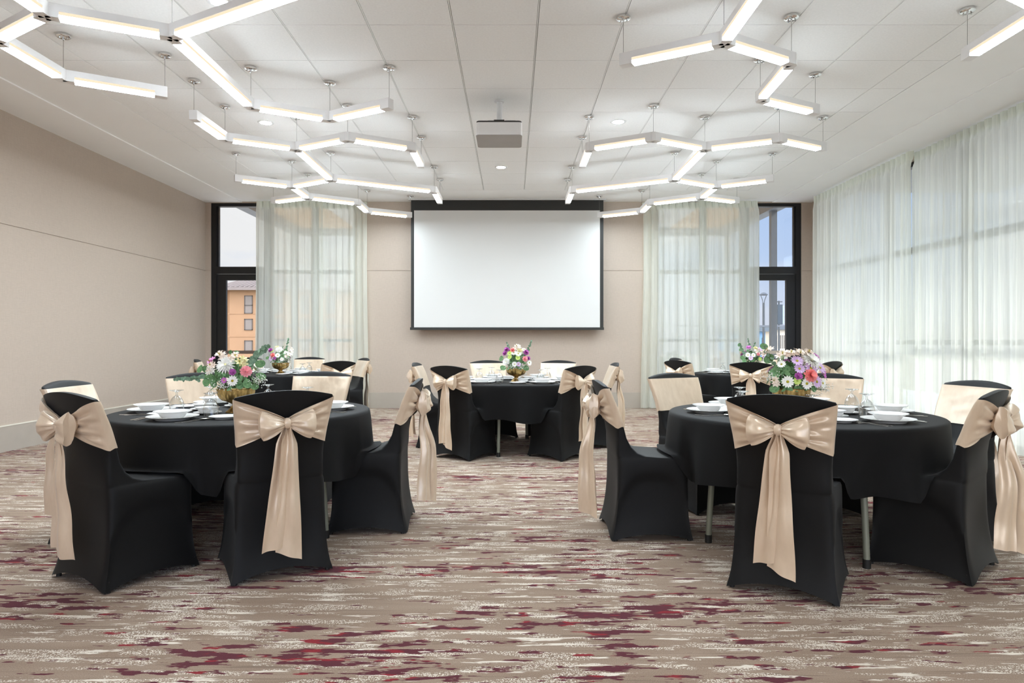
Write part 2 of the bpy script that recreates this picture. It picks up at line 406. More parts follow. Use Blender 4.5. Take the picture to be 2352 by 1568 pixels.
# back windows and doors -------------------------------------------------------
def rect_frame(w, x0, x1, z0, z1, t, y0, y1, tb=None):
    tb = t if tb is None else tb
    w.box((x0, y0, z0), (x0+t, y1, z1)); w.box((x1-t, y0, z0), (x1, y1, z1))
    w.box((x0+t, y0, z1-tb), (x1-t, y1, z1)); w.box((x0+t, y0, z0), (x1-t, y1, z0+tb))
def door_unit(n, x0, x1, hinge_left, bar_mat):
    """fixed frame with transom light over a glazed door"""
    w = MB(); y0, y1 = YB+.02, YB+.13
    w.box((x0, y0, 0), (x0+.085, y1, TOPZ)); w.box((x1-.085, y0, 0), (x1, y1, TOPZ))
    w.box((x0+.085, y0, TOPZ-.055), (x1-.085, y1, TOPZ)); w.box((x0+.085, y0, bz(628)), (x1-.085, y1, bz(612)))
    # inner beads of the transom light
    w.box((x0+.085, y0+.03, bz(612)), (x0+.115, y1-.02, TOPZ-.055)); w.box((x1-.115, y0+.03, bz(612)), (x1-.085, y1-.02, TOPZ-.055))
    o = struct(w.obj('window_%d' % n, M_BLACKF, smooth=False))
    g = MB(); g.box((x0+.085, y0+.05, bz(612)), (x1-.085, y0+.058, TOPZ-.055)); g.obj('transom_pane', M_PANE, o, smooth=False)
    d = MB(); st = .155
    d.box((x0+.09, y0+.02, .01), (x0+.09+st, y1-.03, bz(629))); d.box((x1-.09-st, y0+.02, .01), (x1-.09, y1-.03, bz(629)))
    d.box((x0+.09+st, y0+.02, bz(643)), (x1-.09-st, y1-.03, bz(629))); d.box((x0+.09+st, y0+.02, .01), (x1-.09-st, y1-.03, .26))
    dr = struct(d.obj('door_%d' % n, M_BLACKF, smooth=False))
    g = MB(); g.box((x0+.09+st, y0+.05, .26), (x1-.09-st, y0+.058, bz(643))); g.obj('door_pane', M_PANE, dr, smooth=False)
    h = MB(); h.box((x0+.13, y0-.075, .93), (x1-.13, y0-.03, .985)); h.box((x0+.14, y0-.04, .925), (x0+.22, y0+.03, .99)); h.box((x1-.22, y0-.04, .925), (x1-.14, y0+.03, .99))
    h.obj('push_bar', bar_mat, dr, smooth=False)
    h = MB(); xx = x0+.26 if hinge_left else x1-.26
    h.cyl((xx, y0+.02, .86), (xx, y0-.03, .86), .022); h.box((xx-.012, y0-.035, .80), (xx+.012, y0-.015, .92)); h.obj('lever_handle', M_CHROME, dr)
door_unit(1, LW0, bx(620), True, M_BRONZE)
door_unit(2, bx(1708), RW1, False, M_BARLIT)
def back_window(n, x0, xm, x1):
    w = MB(); y0, y1 = YB+.03, YB+.12
    for a, b in ((x0, x0+.035), (xm-.05, xm+.05), (x1-.035, x1)): w.box((a, y0, 0), (b, y1, TOPZ))
    for a, b in ((TOPZ-.06, TOPZ), (bz(628), bz(619)), (bz(785), bz(778)), (0, .05)):
        w.box((x0+.035, y0+.01, a), (xm-.05, y1-.01, b)); w.box((xm+.05, y0+.01, a), (x1-.035, y1-.01, b))
    o = struct(w.obj('window_%d' % n, M_BLACKF, smooth=False))
    for a, b in ((x0+.035, xm-.05), (xm+.05, x1-.035)):
        g = MB(); g.box((a, y0+.04, .05), (b, y0+.048, TOPZ-.06)); g.obj('window_pane', M_PANE, o, smooth=False)
back_window(3, bx(620), bx(722), LW1)
back_window(4, RW0, bx(1617), bx(1708))

# ------------------------------------------------------------------ sheer curtains
def curtain(p0, p1, ztop, label, seed, flare=0.0, group=None):
    """pinch pleated sheet hanging from p0 to p1 (plan points)"""
    rnd = random.Random(seed); p0 = Vector(p0); p1 = Vector(p1); L = (p1-p0).length; d = (p1-p0)/L; n = Vector((-d.y, d.x))
    npl = max(4, round(L/.115)); nu = npl*10+1; nv = 34
    ph = [rnd.uniform(-.8, .8) for _ in range(npl+2)]; am = [rnd.uniform(.45, 1.25) for _ in range(npl+2)]
    def f(u, v):
        z = lerp(ztop, .012, v); k = u*npl; i = int(min(k, npl-1)); fr = k-i
        pl = abs(sin(PI*k))                                        # sharp pinches at the heading
        head = (1-pl)**2*.055
        a = lerp(am[i], am[i+1], fr); w = sin(2*PI*k + lerp(ph[i], ph[i+1], fr)*(.3+v))*.030*a + sin(2*PI*k*.5+seed+v*1.5)*.018 + sin(2*PI*k*2.3+seed*2)*.006
        t = sm(.012, .075, (ztop-z)/3.5*1.3)
        off = head*(1-t) + w*t*(.55+.45*v)
        s = u*L + (sin(2*PI*k+1)*.012*t) + flare*(u-.5)*sm(.3, 1, v)
        q = p0 + d*s + n*off
        return (q.x, q.y, z)
    mb = MB(); mb.grid(nu, nv, lambda u, v: f(u, v**1.5))
    # double heading tape
    mb.grid(nu, 3, lambda u, v: (lambda a: (a[0]+n.x*.006, a[1]+n.y*.006, a[2]))(f(u, v*.032)))
    o = mb.obj('sheer_curtain', M_SHEER, angle=180); tag(o, label, 'curtain', 'sheer white curtains'); return o
CY = 11.22
def at(px, y): return (px-1176)*y/1534
curtain((at(586, CY), CY), (at(739, CY), CY), 3.505, 'white sheer curtain beside the left glass door, hanging left of the other', 1, .03)
curtain((at(731, CY), CY+.10), (at(839, CY), CY+.10), 3.505, 'white sheer curtain right of the left back window, against the beige wall', 2, .06)
curtain((at(1479, CY), CY+.10), (at(1618, CY), CY+.10), 3.505, 'white sheer curtain left of the right back window, against the beige wall', 3, .10)
curtain((at(1607, CY), CY), (at(1743, CY), CY), 3.505, 'white sheer curtain beside the right glass door', 4, .02)
for i, (a, b) in enumerate(((10.93, 8.32), (8.34, 5.62), (5.64, 2.9), (2.92, .2), (.22, -2.5), (-2.48, -4.9))):
    curtain((4.92+.11*(i % 2), a+(.05 if i else 0)), (4.92+.11*(i % 2), b-.05), 3.502, 'white sheer curtain along the right wall, ' + ('farthest from the camera', 'second from the back wall', 'third from the back wall', 'beside the camera', 'just behind the camera', 'at the rear wall')[i], 10+i)

# ------------------------------------------------------------------ projection screen and projector
SY = 11.22; ks = SY/1534
sx = lambda p: (p-1176)*ks
sz = lambda p: CAMZ+(784-p)*ks
scr = thing('projection_screen', 'large white pull-down projection screen with black border on the back wall', 'projection screen', (sx(1164.5), SY, sz(757)))
def S(mbx, name, m): o = mbx.obj(name, m, scr, smooth=False); o.matrix_parent_inverse = Matrix.Translation(scr.location).inverted(); return o
mb = MB(); mb.box((sx(944), SY, sz(483)), (sx(1386), SY+.006, 3.515)); mb.box((sx(944), SY, sz(753)), (sx(951), SY+.006, sz(483))); mb.box((sx(1378), SY, sz(753)), (sx(1386), SY+.006, sz(483)))
S(mb, 'screen_border', M_SCRBLK)
mb = MB(); mb.box((sx(951), SY+.001, sz(752.5)), (sx(1378), SY+.005, sz(483))); S(mb, 'screen_surface', M_SCREEN)
mb = MB(); mb.box((sx(942), SY-.012, sz(757.5)), (sx(1387), SY+.018, sz(751.5))); S(mb, 'bottom_bar', M_SCRBLK)
mb = MB(); mb.box((sx(938), SY-.05, H-.018), (sx(1391), SY+.10, H-.002)); S(mb, 'screen_housing', M_WHITEM)

PY = 6.62
pr = thing('projector', 'white ceiling projector on a short pole in front of the screen', 'projector', (-.125, PY, 3.12))
def rbox(x0, x1, y0, y1, z0, z1, r=.03, n=5):
    """box with rounded vertical corners"""
    pts = []
    for (cx, cy, a0) in ((x1-r, y1-r, 0), (x0+r, y1-r, PI/2), (x0+r, y0+r, PI), (x1-r, y0+r, 1.5*PI)):
        for k in range(n+1): a = a0+PI/2*k/n; pts.append((cx+r*cos(a), cy+r*sin(a)))
    vs = [(x, y, z0) for x, y in pts] + [(x, y, z1) for x, y in pts]; c = len(pts)
    fs = [tuple(range(c))[::-1], tuple(range(c, 2*c))] + [(i, (i+1) % c, c+(i+1) % c, c+i) for i in range(c)]
    return vs, fs
mb = MB(); mb.add(*rbox(-.222, .222, -.21, .21, .006, .125, .035)); mb.obj('projector_body', M_GREYEN, pr, angle=30)
mb = MB(); mb.add(*rbox(-.222, .222, -.21, .21, .0, .0055, .035)); mb.obj('base_cover', M_PROJ, pr, angle=30)
mb = MB(); mb.add(*rbox(-.218, .218, -.206, .206, .1255, .14, .035)); mb.box((-.05, -.15, .14), (.05, -.02, .168)); mb.obj('top_trim', M_DARK, pr, angle=30)
mb = MB(); mb.box((-.1, -.06, .14), (.15, .08, .165)); mb.box((-.11, -.10, .165), (-.04, .10, .18)); mb.box((.06, -.10, .165), (.16, .10, .18)); mb.cyl((.0, .02, .17), (0, .02, .405), .028, n=20)
mb.lathe([(.0, .41), (.05, .41), (.052, .402), (.045, .395), (.0, .395)], 24, M=Matrix.Translation((0, .02, 0))); mb.obj('ceiling_mount', M_WHITEM, pr)
mb = MB(); mb.cyl((.10, .213, .06), (.10, .235, .06), .035, n=24); mb.obj('lens', M_DARK, pr)

# ------------------------------------------------------------------ recessed downlights
dl0 = None
DLP = [((-2.69, 7.30), 'round recessed downlight in the left of the ceiling, behind the left pendant'),
       ((1.157, 7.27), 'round recessed downlight right of the projector'),
       ((-.15, 9.166), 'round recessed downlight above the projection screen'),
       ((-2.06, 4.706), 'round recessed downlight at the top edge of the picture'),
       ((1.157, 1.9), 'round recessed downlight added out of view for light, right of centre'), ((-2.4, 1.9), 'round recessed downlight added out of view for light, left of centre'), ((-.5, -.6), 'round recessed downlight added out of view for light, above the middle of the room'), ((2.9, -.6), 'round recessed downlight added out of view for light, by the right windows'),  # downlights from here on are unseen, added to light the room
       ((-3.2, -1.2), 'round recessed downlight added out of view for light, by the left wall'), ((-.5, -3.2), 'round recessed downlight added out of view for light, at the rear wall')]
for (x, y), lb in DLP:
    if dl0 is None:
        r0 = thing('downlight', lb, 'ceiling light', (x, y, H), group='recessed downlights')
        mb = MB(); mb.lathe([(.058, .001), (.062, -.004), (.082, -.005), (.088, .0), (.088, .002)], 32); mb.obj('trim_ring', M_WHITEM, r0)
        mb = MB(); mb.lathe([(.0001, -.0015), (.059, -.0015), (.059, .003)], 32); mb.obj('lens', M_DL, r0)
        dl0 = snapshot(r0)
    else:
        r0 = dup(dl0); r0.location = (x, y, H); r0['label'] = lb

# ------------------------------------------------------------------ pendant lights
ZB, ZT = 3.165, 3.252; BW = .036
def pendant(label, nodes, edges, cables=None):
    """nodes: dict name -> plan point; edges: node pairs"""
    c = Vector((sum(p[0] for p in nodes.values())/len(nodes), sum(p[1] for p in nodes.values())/len(nodes), ZB))
    root = thing('pendant_light', label, 'pendant light', c, group='angular linear pendant lights')
    P = {k: Vector((p[0]-c.x, p[1]-c.y, 0)) for k, p in nodes.items()}
    hh = ZT-ZB; lh = .040
    for a, b in edges:
        d = P[b]-P[a]; L = d.length; M = Matrix.Translation(P[a]) @ Matrix.Rotation(math.atan2(d.y, d.x), 4, 'Z'); g = .075
        m = MB(); m.box((g, -BW, lh), (L-g, BW, hh), 0, M); o = m.obj('light_bar', M_GREYEN, root, smooth=False)
        m = MB(); e = BW-.003
        vs = [(g, -e, 0), (L-g, -e, 0), (L-g, e, 0), (g, e, 0), (g, -e, lh), (L-g, -e, lh), (L-g, e, lh), (g, e, lh)]
        sd_ = [(0, 1, 5, 4), (1, 2, 6, 5), (2, 3, 7, 6), (3, 0, 4, 7)]; lm = lh*.5
        m.add(vs, [(0, 3, 2, 1)], 1, M); m.add([(x_, y_, min(z_, lm)) for x_, y_, z_ in vs], sd_, 2, M); m.add([(x_, y_, max(z_, lm)) for x_, y_, z_ in vs], sd_, 0, M)
        m.obj('diffuser', [M_LEDS, M_LED, M_LEDE], o, smooth=False)
    for k, p in P.items():
        m = MB(); deg = [e for e in edges if k in e]
        for a, b in deg:
            q = P[b] if a == k else P[a]; d = (q-p); ang = math.atan2(d.y, d.x)
            m.box((-.018 if len(deg) == 1 else 0, -BW, 0), (.075, BW, hh), 0, Matrix.Translation(p) @ Matrix.Rotation(ang, 4, 'Z'))
        if len(deg) > 1:
            rr_ = BW*1.12; m.add([(p.x+rr_*cos(PI*k_/3), p.y+rr_*sin(PI*k_/3), z_) for z_ in (.0006, hh-.0006) for k_ in range(6)], [tuple(range(6))[::-1], tuple(range(6, 12))]+[(i_, (i_+1) % 6, 6+(i_+1) % 6, 6+i_) for i_ in range(6)])
        m.obj('connector', M_GREYEN, root, smooth=False)
        if cables is None or k in cables:
            m = MB(); m.cyl((p.x, p.y, hh-.002), (p.x, p.y, H-ZB-.016), .0015, n=6); m.obj('cable', M_CABLE, root)
            m = MB(); m.lathe([(.0001, -.02), (.045, -.02), (.052, -.015), (.052, 0)], 20, 0, Matrix.Translation((p.x, p.y, H-ZB)))
            for kk in range(3):
                an = kk*2.1; m.cyl((p.x+.028*cos(an), p.y+.028*sin(an), H-ZB-.018), (p.x+.028*cos(an), p.y+.028*sin(an), H-ZB-.034), .006, n=6)
            m.cyl((p.x, p.y, H-ZB-.018), (p.x, p.y, H-ZB-.04), .009, .004, n=8)
            m.obj('canopy', M_CHROME, root)
    return root
U = .68
LFN = dict(j1=(-2.92, 4.18), j0=(-2.92, 3.50), k0=(-3.50, 4.53), k1=(-3.50, 5.21), k2=(-2.89, 5.56), j2=(-2.28, 4.48), jx=(-1.05, 3.80), j3=(-2.28, 5.83), j4=(-1.68, 6.16), j5=(-1.07, 5.82), j00=(-2.31, 3.16))
pendant('large angular strip pendant at top left of the ceiling, nearest the camera', LFN,
        [('j1', 'j0'), ('j0', 'j00'), ('j1', 'k0'), ('k0', 'k1'), ('k1', 'k2'), ('j1', 'j2'), ('j2', 'jx'), ('j2', 'j3'), ('j3', 'j4'), ('j4', 'j5')])
def chain(sg, X):
    """the long fixture towards the back; X = the five x columns from the wall inwards"""
    c0, c1, c2, c3, c4 = X
    return dict(m0=(c1, 6.11), m1=(c1, 6.77), m2=(c2, 7.10), m3=(c3, 6.76), m4=(c4, 7.10), m5=(c4, 7.80), m6=(c2, 8.44), m7=(c4, 9.11), m8=(c4, 9.83),
                m9=(c1, 8.83), m10=(c0, 8.47), m11=(c1, 9.51), m12=(c0, 9.80), m13=(c2, 9.93), m14=(c2, 10.55), m15=(c3, 10.93))
E = [('m0', 'm1'), ('m1', 'm2'), ('m2', 'm3'), ('m3', 'm4'), ('m4', 'm5'), ('m2', 'm6'), ('m6', 'm7'), ('m7', 'm8'), ('m6', 'm9'), ('m9', 'm10'), ('m9', 'm11'), ('m11', 'm12'), ('m11', 'm13'), ('m13', 'm14'), ('m14', 'm15')]
pendant('long branching strip pendant left of the projector, reaching back to the screen', chain(-1, (-3.50, -2.91, -2.29, -1.665, -1.06)), E)
RN = chain(1, (3.30, 2.70, 2.05, 1.43, .82))
del RN['m0']; RN['m1'] = (2.72, 6.79); RN['mr'] = (3.31, 7.11)
pendant('long branching strip pendant right of the projector, reaching back to the screen', RN,
        [('mr', 'm1')] + E[1:])
pendant('angular strip pendant at the top right, in front of the long right one', dict(p0=(.82, 4.92), p1=(1.45, 4.57), pu=(1.45, 3.89), pv=(.85, 3.55), p3=(2.055, 4.91), p4=(2.10, 5.65), p5=(2.71, 5.97)),
        [('p0', 'p1'), ('p1', 'pu'), ('pu', 'pv'), ('p1', 'p3'), ('p3', 'p4'), ('p4', 'p5')])
pendant('strip pendant cut off by the top right corner of the picture', dict(q0=(3.28, 4.81), q1=(3.28, 4.12), q2=(2.68, 3.78), q3=(2.68, 3.1)), [('q0', 'q1'), ('q1', 'q2'), ('q2', 'q3')])

# ------------------------------------------------------------------ banquet chair
CR = [  # z, rear y, front y, half width
 (0.00, -.246, .244, .250), (0.015, -.243, .241, .247), (0.04, -.236, .236, .240), (0.07, -.229, .231, .234), (0.10, -.223, .227, .230), (0.14, -.217, .223, .226), (0.18, -.212, .221, .223), (0.22, -.208, .219, .221),
 (0.26, -.205, .218, .219), (0.29, -.203, .2175, .2175), (0.32, -.202, .217, .216), (0.345, -.201, .217, .2155), (0.37, -.200, .217, .2150), (0.395, -.199, .217, .214), (0.42, -.198, .217, .213),
 (0.448, -.198, .214, .211), (0.462, -.199, .200, .208), (0.468, -.200, .15, .205), (0.472, -.201, .06, .203), (0.478, -.202, -.02, .202), (0.495, -.204, -.075, .201),
 (0.53, -.209, -.115, .201), (0.58, -.217, -.148, .202), (0.64, -.230, -.175, .205), (0.71, -.250, -.202, .211), (0.78, -.275, -.230, .219), (0.84, -.298, -.256, .226), (0.870, -.309, -.272, .229), (0.880, -.310, -.281, .225)]
def curv(z): return .028*sm(.48, .68, z)
def sup(u, v, m):
    k = (abs(u)**m+abs(v)**m)**(-1/m); return u*k, v*k
def cover_m(z): return 14 if z < .44 else lerp(14, 5.0, sm(.44, .58, z))
def make_cover():
    mb = MB(); q = 20; n = 4*q; rows = CR; k = len(rows); vs = []
    sq = [(1, -1+2*i/q) for i in range(q)] + [(1-2*i/q, 1) for i in range(q)] + [(-1, 1-2*i/q) for i in range(q)] + [(-1+2*i/q, -1) for i in range(q)]
    for (z, yr, yf, w) in rows:
        ym = (yr+yf)/2; h = (yf-yr)/2; m = cover_m(z)
        for (su, sv) in sq:
            u, vv = sup(su, sv, m)
            x = w*u; y = ym+h*vv; arch = 0
            if z < .43:                                            # stretched between the legs: hem arched, panels pulled in under an arch
                side = abs(su) > abs(sv) or abs(su) == 1 and abs(sv) < 1
                t = vv if side else u; m_ = 1-t*t
                top = .385-.20*abs(t)**3.2                           # arch line under the seat rail
                inn = (1-sm(top-.045, top, z))*sm(.0, .16, 1-abs(t))
                if side: x -= math.copysign(.013*inn+.010*m_*sin(PI*min(1, z/.43)), x)
                else: y -= math.copysign((.010*inn if y > 0 else .0)+.016*m_*sin(PI*min(1, z/.43))+.008*m_*(1-z/.43), y-ym)
                arch = (.042 if side else .052)*m_*(1-min(1, z/.30))
            y += curv(z)*(u*u) + (.0022*sin(z*95)*(1-u*u) if (z > .70 and vv < 0) else 0)
            vs.append((x, y, z+arch+.028*(1-u*u)*sm(.72, .87, z)))
    fs = [(i*n+j, i*n+(j+1) % n, (i+1)*n+(j+1) % n, (i+1)*n+j) for i in range(k-1) for j in range(n)]
    mb.add(vs, fs)
    # close the crown: strips from the rear edge to the front edge
    o = (k-1)*n; F = [o+(q+i) for i in range(q+1)]; Bk = [o+(4*q-i) % n if i else o for i in range(q+1)]
    for i in range(q): mb.f.append((F[i], F[i+1], Bk[i+1], Bk[i])); mb.mi.append(0)
    for a, mid in ((Bk[0], [o+i for i in range(0, q+1)]), (F[q], [o+2*q+i for i in range(0, q+1)])):
        mb.f.append(tuple(mid)); mb.mi.append(0)
    return mb
def band():
    """sash body round the backrest: flat in front, gathered to the knot behind"""
    mb = MB(); nf, nb, nv = 24, 44, 33
    eas = lambda t: sin(t*PI/2)                                    # denser towards the edges
    path = [('f', eas(-1+2*i/nf)) for i in range(nf+1)] + [('b', eas(1-2*i/nb)) for i in range(1, nb)]
    def P(seg, u, v):
        if seg == 'f': zt, zb = .872, .650
        else:
            t = abs(u)**.85; zt, zb = lerp(.772, .872, t), lerp(.738, .640, t)
        z = lerp(zb, zt, v); uu = max(-1, min(1, u)); edge = abs(uu)**8
        zp = z
        for _ in range(6): zp = z-.028*(1-uu*uu)*sm(.72, .87, zp)   # height on the cover before its crown is raised
        w = table_lookup(CR, zp, 3)*1.0+.004; yr = table_lookup(CR, zp, 1); yf = table_lookup(CR, zp, 2)
        ym = (yr+yf)/2
        m = cover_m(zp); hv = (yf-yr)/2*(max(0, 1-abs(uu)**m))**(1/m)
        y = (ym+hv+.0045 if seg == 'f' else ym-hv-.0045) + curv(zp)*uu*uu
        if seg == 'b':
            g = (1-abs(uu)**6); pl = abs(sin(v*PI*3.5+.9*sin(3*u+1)+.4))*.017*g + .0035*sin(v*PI*11+3*u)*g
            y += -.002-pl-.012*math.exp(-(uu*5)**2)
            z += .004*sin(v*PI*5)*(1-abs(uu))
        else: y += .0012*sin(v*9+uu*4)
        return (w*uu, y, z)
    m = len(path)
    vs = [P(s, u, j/(nv-1)) for s, u in path for j in range(nv)]
    fs = [(i*nv+j, ((i+1) % m)*nv+j, ((i+1) % m)*nv+j+1, i*nv+j+1) for i in range(m) for j in range(nv-1)]
    mb.add(vs, fs); return mb
KZ = .755; KY = table_lookup(CR, KZ, 1)-.034
def loop(sg, rnd):
    """one bow loop: an open folded pouch of satin"""
    mb = MB(); nu, nph = 20, 56; tilt = rnd.uniform(-.10, .12); L = rnd.uniform(.100, .116); Hh = rnd.uniform(.074, .086)
    p1, p2 = rnd.uniform(0, 6), rnd.uniform(0, 6)
    def f(u, v):
        ph = 2*PI*u; s = v
        h = .014+(Hh-.014)*(s**.75)*(1-.10*s**6)
        th = .010+.034*sin(PI*min(1, s*.86))**.9
        cz, cy = cos(ph), sin(ph)
        z = h*math.copysign(abs(cz)**.95, cz); y = th*math.copysign(abs(cy)**1.0, cy)
        fold = .009*sin(4*ph+p1+1.5*s)*sin(PI*min(1, s*.9))+.006*sin(9*ph+p2)*(1-s*.8)
        x = .012+L*s*(1-.13*abs(cz)**2.5*s)
        y += -.010-.012*s+fold; z += fold*.5
        a = tilt; x2, z2 = x*cos(a)-z*sin(a), x*sin(a)+z*cos(a)
        return (sg*x2, y, z2)
    mb.grid(nph, nu, f, wrap=True)
    # outer folded edge closes the pouch
    vs = [f(i/nph, 1) for i in range(nph)]; c = [sum(q[k] for q in vs)/nph for k in range(3)]; c[0] += sg*.004
    o = len(mb.v); mb.add(vs+[tuple(c)], [(i, (i+1) % nph, nph) for i in range(nph)])
    return mb
def knot():
    mb = MB(); n, m = 20, 12
    def f(u, v):
        a = 2*PI*u; b = -PI/2+PI*v; r = 1+.07*sin(5*a)
        return (.021*cos(b)*cos(a)*r, .019*cos(b)*sin(a)*r-.012, .026*sin(b))
    mb.grid(n, m, f, wrap=True); return mb
def tail(dx0, dx1, z1, wid, slant, rnd, twist=0.):
    """hanging end of the sash, from under the knot down to z1"""
    mb = MB(); nu, nv = 15, 30; p1, p2 = rnd.uniform(0, 6), rnd.uniform(0, 6)
    zt = KZ-.010
    def f(u, v):
        w = lerp(.022, wid*.66, sm(0, .16, v)) + wid*.34*sm(.1, 1, v); zz = lerp(zt, z1+slant*(u-.5), v); s = u-.5
        x = lerp(dx0, dx1, v**.9)+w*s
        g = (1-v)**1.5
        y = KY-.008+.020*v + .020*g*cos(2*PI*s*1.5+p1)*.6 + .011*sin(2*PI*s*1.1+p2+v*2)*(.4+.6*v) + .004*sin(v*14+p1)
        xc = lerp(dx0, dx1, v**.9); yc = KY-.008+.020*v; a = twist*sm(.0, .45, v); ca, sa = cos(a), sin(a)
        dx, dy = x-xc, y-yc
        return (xc+dx*ca-dy*sa, yc-abs(sa)*.05*sm(0, .5, v)+dx*sa+dy*ca, zz)
    mb.grid(nu, nv, f)
    return mb
def make_chair(seed, twist):
    rnd = random.Random(seed)
    r = thing('banquet_chair', 'x', 'chair', group='covered banquet chairs')
    make_cover().obj('chair_cover', M_BLKFAB, r, angle=60)
    for sx_ in (-1, 1):
        for sy_ in (-1, 1):
            m = MB(); m.cyl((sx_*.217, sy_*.212, 0), (sx_*.214, sy_*.210, .05), .012, n=12); m.obj('foot', M_RUB, r)
    s = band().obj('sash', M_SATIN, r, angle=180)
    for sg in (-1, 1):
        o = loop(sg, rnd).obj('bow_loop', M_SATIN, s, angle=180); o.location = (0, KY, KZ)
    o = knot().obj('knot', M_SATIN, s, angle=180); o.location = (0, KY-.004, KZ)
    z1 = rnd.uniform(.10, .15); z2 = z1+rnd.uniform(.0, .07)
    k = rnd.uniform(-.02, .02)
    tail(-.008, -.045+k, z2, .105, rnd.uniform(-.03, .03), rnd, twist*.8).obj('tail', M_SATIN, s, angle=180)
    o = tail(.008, .022+k, z1, .120, rnd.uniform(-.05, .03), rnd, twist*1.1).obj('tail', M_SATIN, s, angle=180); o.location.y = -.012
    return r
CH0 = [make_chair(k, t) for k, t in ((3, .15), (8, -.1), (21, .95), (5, -.95))]
CHS = [snapshot(c) for c in CH0]; used = [False]*4
def facing(fx, fy): return math.atan2(fy, fx)-PI/2
CHAIRS = []
def chair(tab, seat, x, y, fx, fy, var, tname):
    if not used[var]: c = CH0[var]; used[var] = True
    else: c = dup(CHS[var])
    c.location = (x, y, 0); c.rotation_euler = (0, 0, facing(fx, fy))
    c['label'] = 'black covered chair with champagne sash and bow, %s of %s' % (seat, tname)
    CHAIRS.append((tab, seat, x, y, facing(fx, fy)))

TABLES = {1: (-1.66, 4.15, 'front left table'), 2: (1.72, 4.0, 'front right table'), 3: (.02, 7.22, 'middle table'),
          4: (-3.08, 8.95, 'back left table'), 5: (3.23, 9.0, 'back right table')}
CL = [(1, 'near left seat', -1.91, 3.32, .514, .858, 0), (1, 'near right seat', -1.22, 3.42, -.51, .86, 1), (1, 'right seat', -.87, 4.18, -1, -.04, 3),
      (1, 'far right seat', -1.50, 4.90, -.13, -.99, 0), (1, 'far left seat', -2.18, 4.75, .54, -.84, 1), (1, 'left seat', -2.38, 3.99, 1, .05, 2),
      (2, 'near left seat', 1.32, 3.18, .515, .857, 1), (2, 'left seat', .80, 4.04, 1, .02, 2), (2, 'near right seat', 2.15, 3.425, -.67, .74, 3),
      (2, 'right seat', 2.50, 3.93, -.98, -.17, 2), (2, 'far left seat', 1.31, 4.68, .47, -.88, 0), (2, 'far right seat', 2.19, 4.64, -.45, -.9, 1),
      (3, 'near left seat', -.46, 6.66, .57, .82, 1), (3, 'near right seat', .48, 6.65, -.69, .72, 0), (3, 'left seat', -.78, 7.36, 1, -.05, 2),
      (3, 'right seat', .86, 7.36, -1, 0, 3), (3, 'far left seat', -.22, 8.02, .30, -.95, 0), (3, 'far right seat', .47, 8.03, -.40, -.92, 1),
      (4, 'near right seat', -2.27, 8.2, -.73, .68, 1), (4, 'right seat', -2.33, 9.32, -.85, -.5, 0), (4, 'far right seat', -3.03, 9.74, 0, -1, 2),
      (4, 'far left seat', -3.72, 9.55, .6, -.8, 0), (4, 'left seat', -3.87, 8.85, .95, .30, 1),
      (5, 'left seat', 2.29, 8.45, .85, .5, 0), (5, 'far left seat', 2.56, 9.40, .80, -.55, 1), (5, 'near left seat', 2.80, 7.83, .345, .94, 0),
      (5, 'near right seat', 3.64, 8.14, -.62, .79, 0), (5, 'far right seat', 3.62, 9.72, -.35, -.94, 1)]
for c in CL: chair(*c, TABLES[c[0]][2])

# ------------------------------------------------------------------ tables and cloths
TR, TZ = .760, .712
def cloth(cx, cy, chairs, seed):
    mb = MB(); n = 240; rnd = random.Random(seed)
    ph = [rnd.uniform(0, 2*PI) for _ in range(6)]
    rings = [(r, TZ) for r in (.0001, .2, .4, .55, .68, .735)] + [(.750, TZ-.0015), (.7585, TZ-.008), (.762, TZ-.022)]
    drape = [.06, .10, .14, .18, .205, .22, .24, .26, .28, .30, .32, .335, .35]
    hemz = []
    for j in range(n):
        a = 2*PI*j/n; lift = 0
        for (x, y, rz) in chairs:
            # does the hem at this angle fall on the seat?
            for rad in (.78, .80):
                p = Vector((cx+rad*cos(a)-x, cy+rad*sin(a)-y)); p.rotate(Matrix.Rotation(-rz, 2))
                ex = max(abs(p.x)-.215, 0); ey = max(abs(p.y)-.225, 0); d = math.hypot(ex, ey)
                lift = max(lift, 1-sm(.0, .022, d))
        hemz.append(lift)
    sm_h = [.25*hemz[j-1]+.5*hemz[j]+.25*hemz[(j+1) % n] for j in range(n)]
    vs = []
    for j in range(n):
        a = 2*PI*j/n
        for r, z in rings: vs.append((r*cos(a), r*sin(a), z))
        for d in drape:
            t = d/.35; L = sm_h[j]
            zfree = TZ-d; zs = max(zfree, .484+.006*(t-.6)) if d > .2 else zfree
            z = lerp(zfree, zs, L)
            fold = (.55*sin(9*a+ph[0])+.35*sin(14*a+ph[1])+.3*sin(5*a+ph[2])+.15*sin(23*a+ph[3]))
            amp = .046*t**1.1*(1-.75*L)
            r = .762+.016*t+amp*fold + .012*t*L
            if L > 0 and zfree < zs: r += L*(zs-zfree)*.30
            if L < 1: z += .018*t*t*sin(7*a+ph[0])*(1-L)
            vs.append((r*cos(a), r*sin(a), z))
    k = len(rings)+len(drape)
    fs = [(j*k+i, ((j+1) % n)*k+i, ((j+1) % n)*k+i+1, j*k+i+1) for j in range(n) for i in range(k-1)]
    mb.add(vs, fs); return mb
LEGA = {1: (335, 258, 155, 78), 2: (199, 276, 19, 96), 3: (256, 330, 76, 150), 4: (250, 325, 70, 145), 5: (215, 290, 35, 110)}
tproto = None
